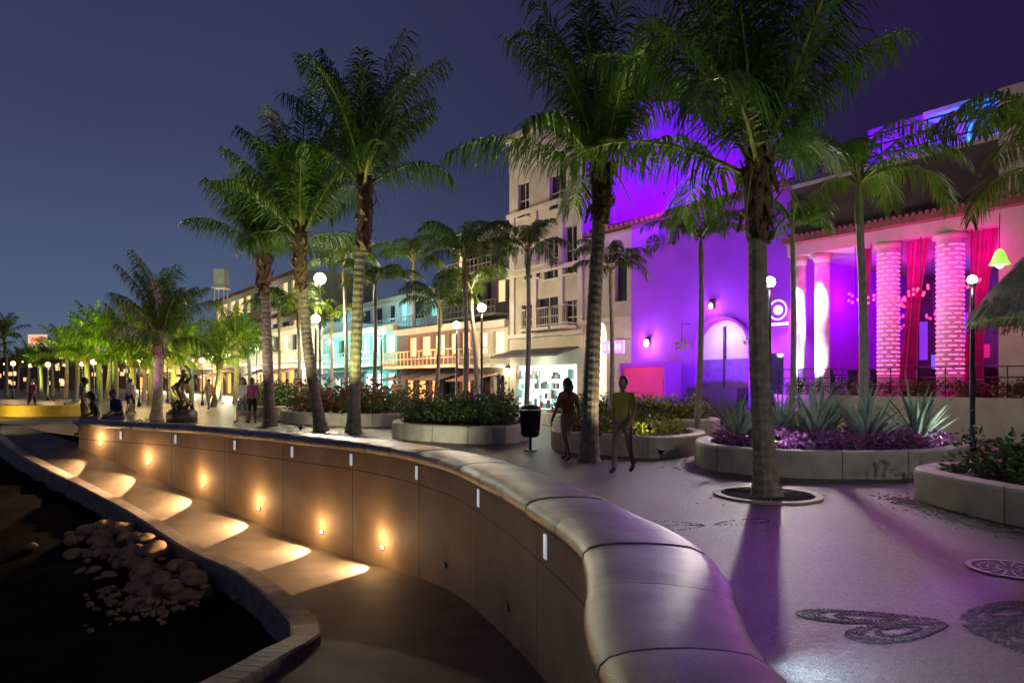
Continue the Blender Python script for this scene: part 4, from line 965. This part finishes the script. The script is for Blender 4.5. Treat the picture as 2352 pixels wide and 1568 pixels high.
g=gp(533,975); person(g.x,g.y+1,0,2.6,'walk',SK,'white','denim',1.7,True); g=gp(556,975); person(g.x,g.y+1,0,3.4,'stand',SK2,'pink','black',1.68)
g=gp(1432,1085); person(g.x,g.y,0,2.5,'walk',SK,'olive','tan',1.64,shorts=False); g=gp(1312,1062); person(g.x-.05,g.y+.3,0,.6,'walk',SK2,'rust','khaki',1.62,True)
for (u,v,hd,sh,pa,sk_) in ((300,950,0,'white','navy',SK),(660,935,2,'black','denim',SK2),(720,932,4,'white','khaki',SK),(905,935,1,'tan','denim',SK),(75,945,3,'pink','black',SK),(1290,940,3,'white','denim',SK),(1310,938,1,'pink','denim',SK2),(480,940,1,'tan','khaki',SK)):
    g=gp(u,v); person(g.x,g.y,0,hd,'walk',sk_,sh,pa,1.68)

# ------------------------------------------------------------------ statue
st=empty('bronze_statue',(*gp(418,968)[:2],0)); mb=MB()
mb.box(-.42,.42,-.42,.42,0,.4,0); mb.box(-.36,.36,-.36,.36,.402,.48,0)
mb.tube([(-.05,0,.45),(.12,.02,.75),(-.02,0,1.05),(-.12,0,1.3),(.02,0,1.55),(.05,0,1.75)],[.24,.2,.16,.2,.16,.07],12,1)
mb.ball((.07,0,1.9),.13,1,12,9,(.85,1,1.2)); mb.tube([(-.16,0,1.5),(-.42,.05,1.35),(-.3,.1,1.1),(-.1,.15,1.05)],[.07,.06,.05,.04],8,1)
mb.tube([(.14,0,1.55),(.36,0,1.75),(.3,0,2.05),(.12,0,2.2)],[.07,.055,.045,.04],8,1); mb.tube([(.1,0,.8),(.34,.1,.7),(.36,.1,.48)],[.12,.09,.07],8,1); mb.tube([(-.1,0,.8),(-.25,-.1,.6),(-.3,-.1,.45)],[.12,.09,.08],8,1)
mb.obj('figure_and_plinth',[M_dark,M_bronze],st,smooth=True)
sp=gp(440,1000); light('SPOT','statue_spot',(sp.x,sp.y,.15),500,(1,.85,.6),parent=st,aim=tuple(gp(418,968)+Vector((0,0,1.3))),cone=50)
pts=catmull([(-25.5,34),(-24.2,32.2),(-22.6,31.2),(-20.8,31.2),(-19.8,32.2)],8); fr=frames([(a,b_,0) for a,b_ in pts]); mb=MB()
for i in range(len(fr)-1):
    (p,t,n,s),(p2,t2,n2,s2)=fr[i],fr[i+1]; mb.hexa([(p.x,p.y,-.02),(p2.x,p2.y,-.02),(p2.x+n2.x*.4,p2.y+n2.y*.4,-.02),(p.x+n.x*.4,p.y+n.y*.4,-.02),(p.x,p.y,.5),(p2.x,p2.y,.5),(p2.x+n2.x*.4,p2.y+n2.y*.4,.5),(p.x+n.x*.4,p.y+n.y*.4,.5)])
mb.obj('yellow_bench_wall',[M_yellow]); flood((-22.6,29.6,.15),(-22.4,31.6,.2),100,(1,.75,.2),130,nm='wall_uplight'); flood((-22.5,29,.2),(-18,23.5,-.2),1200,(1,.7,.3),120,nm='wall_uplight')
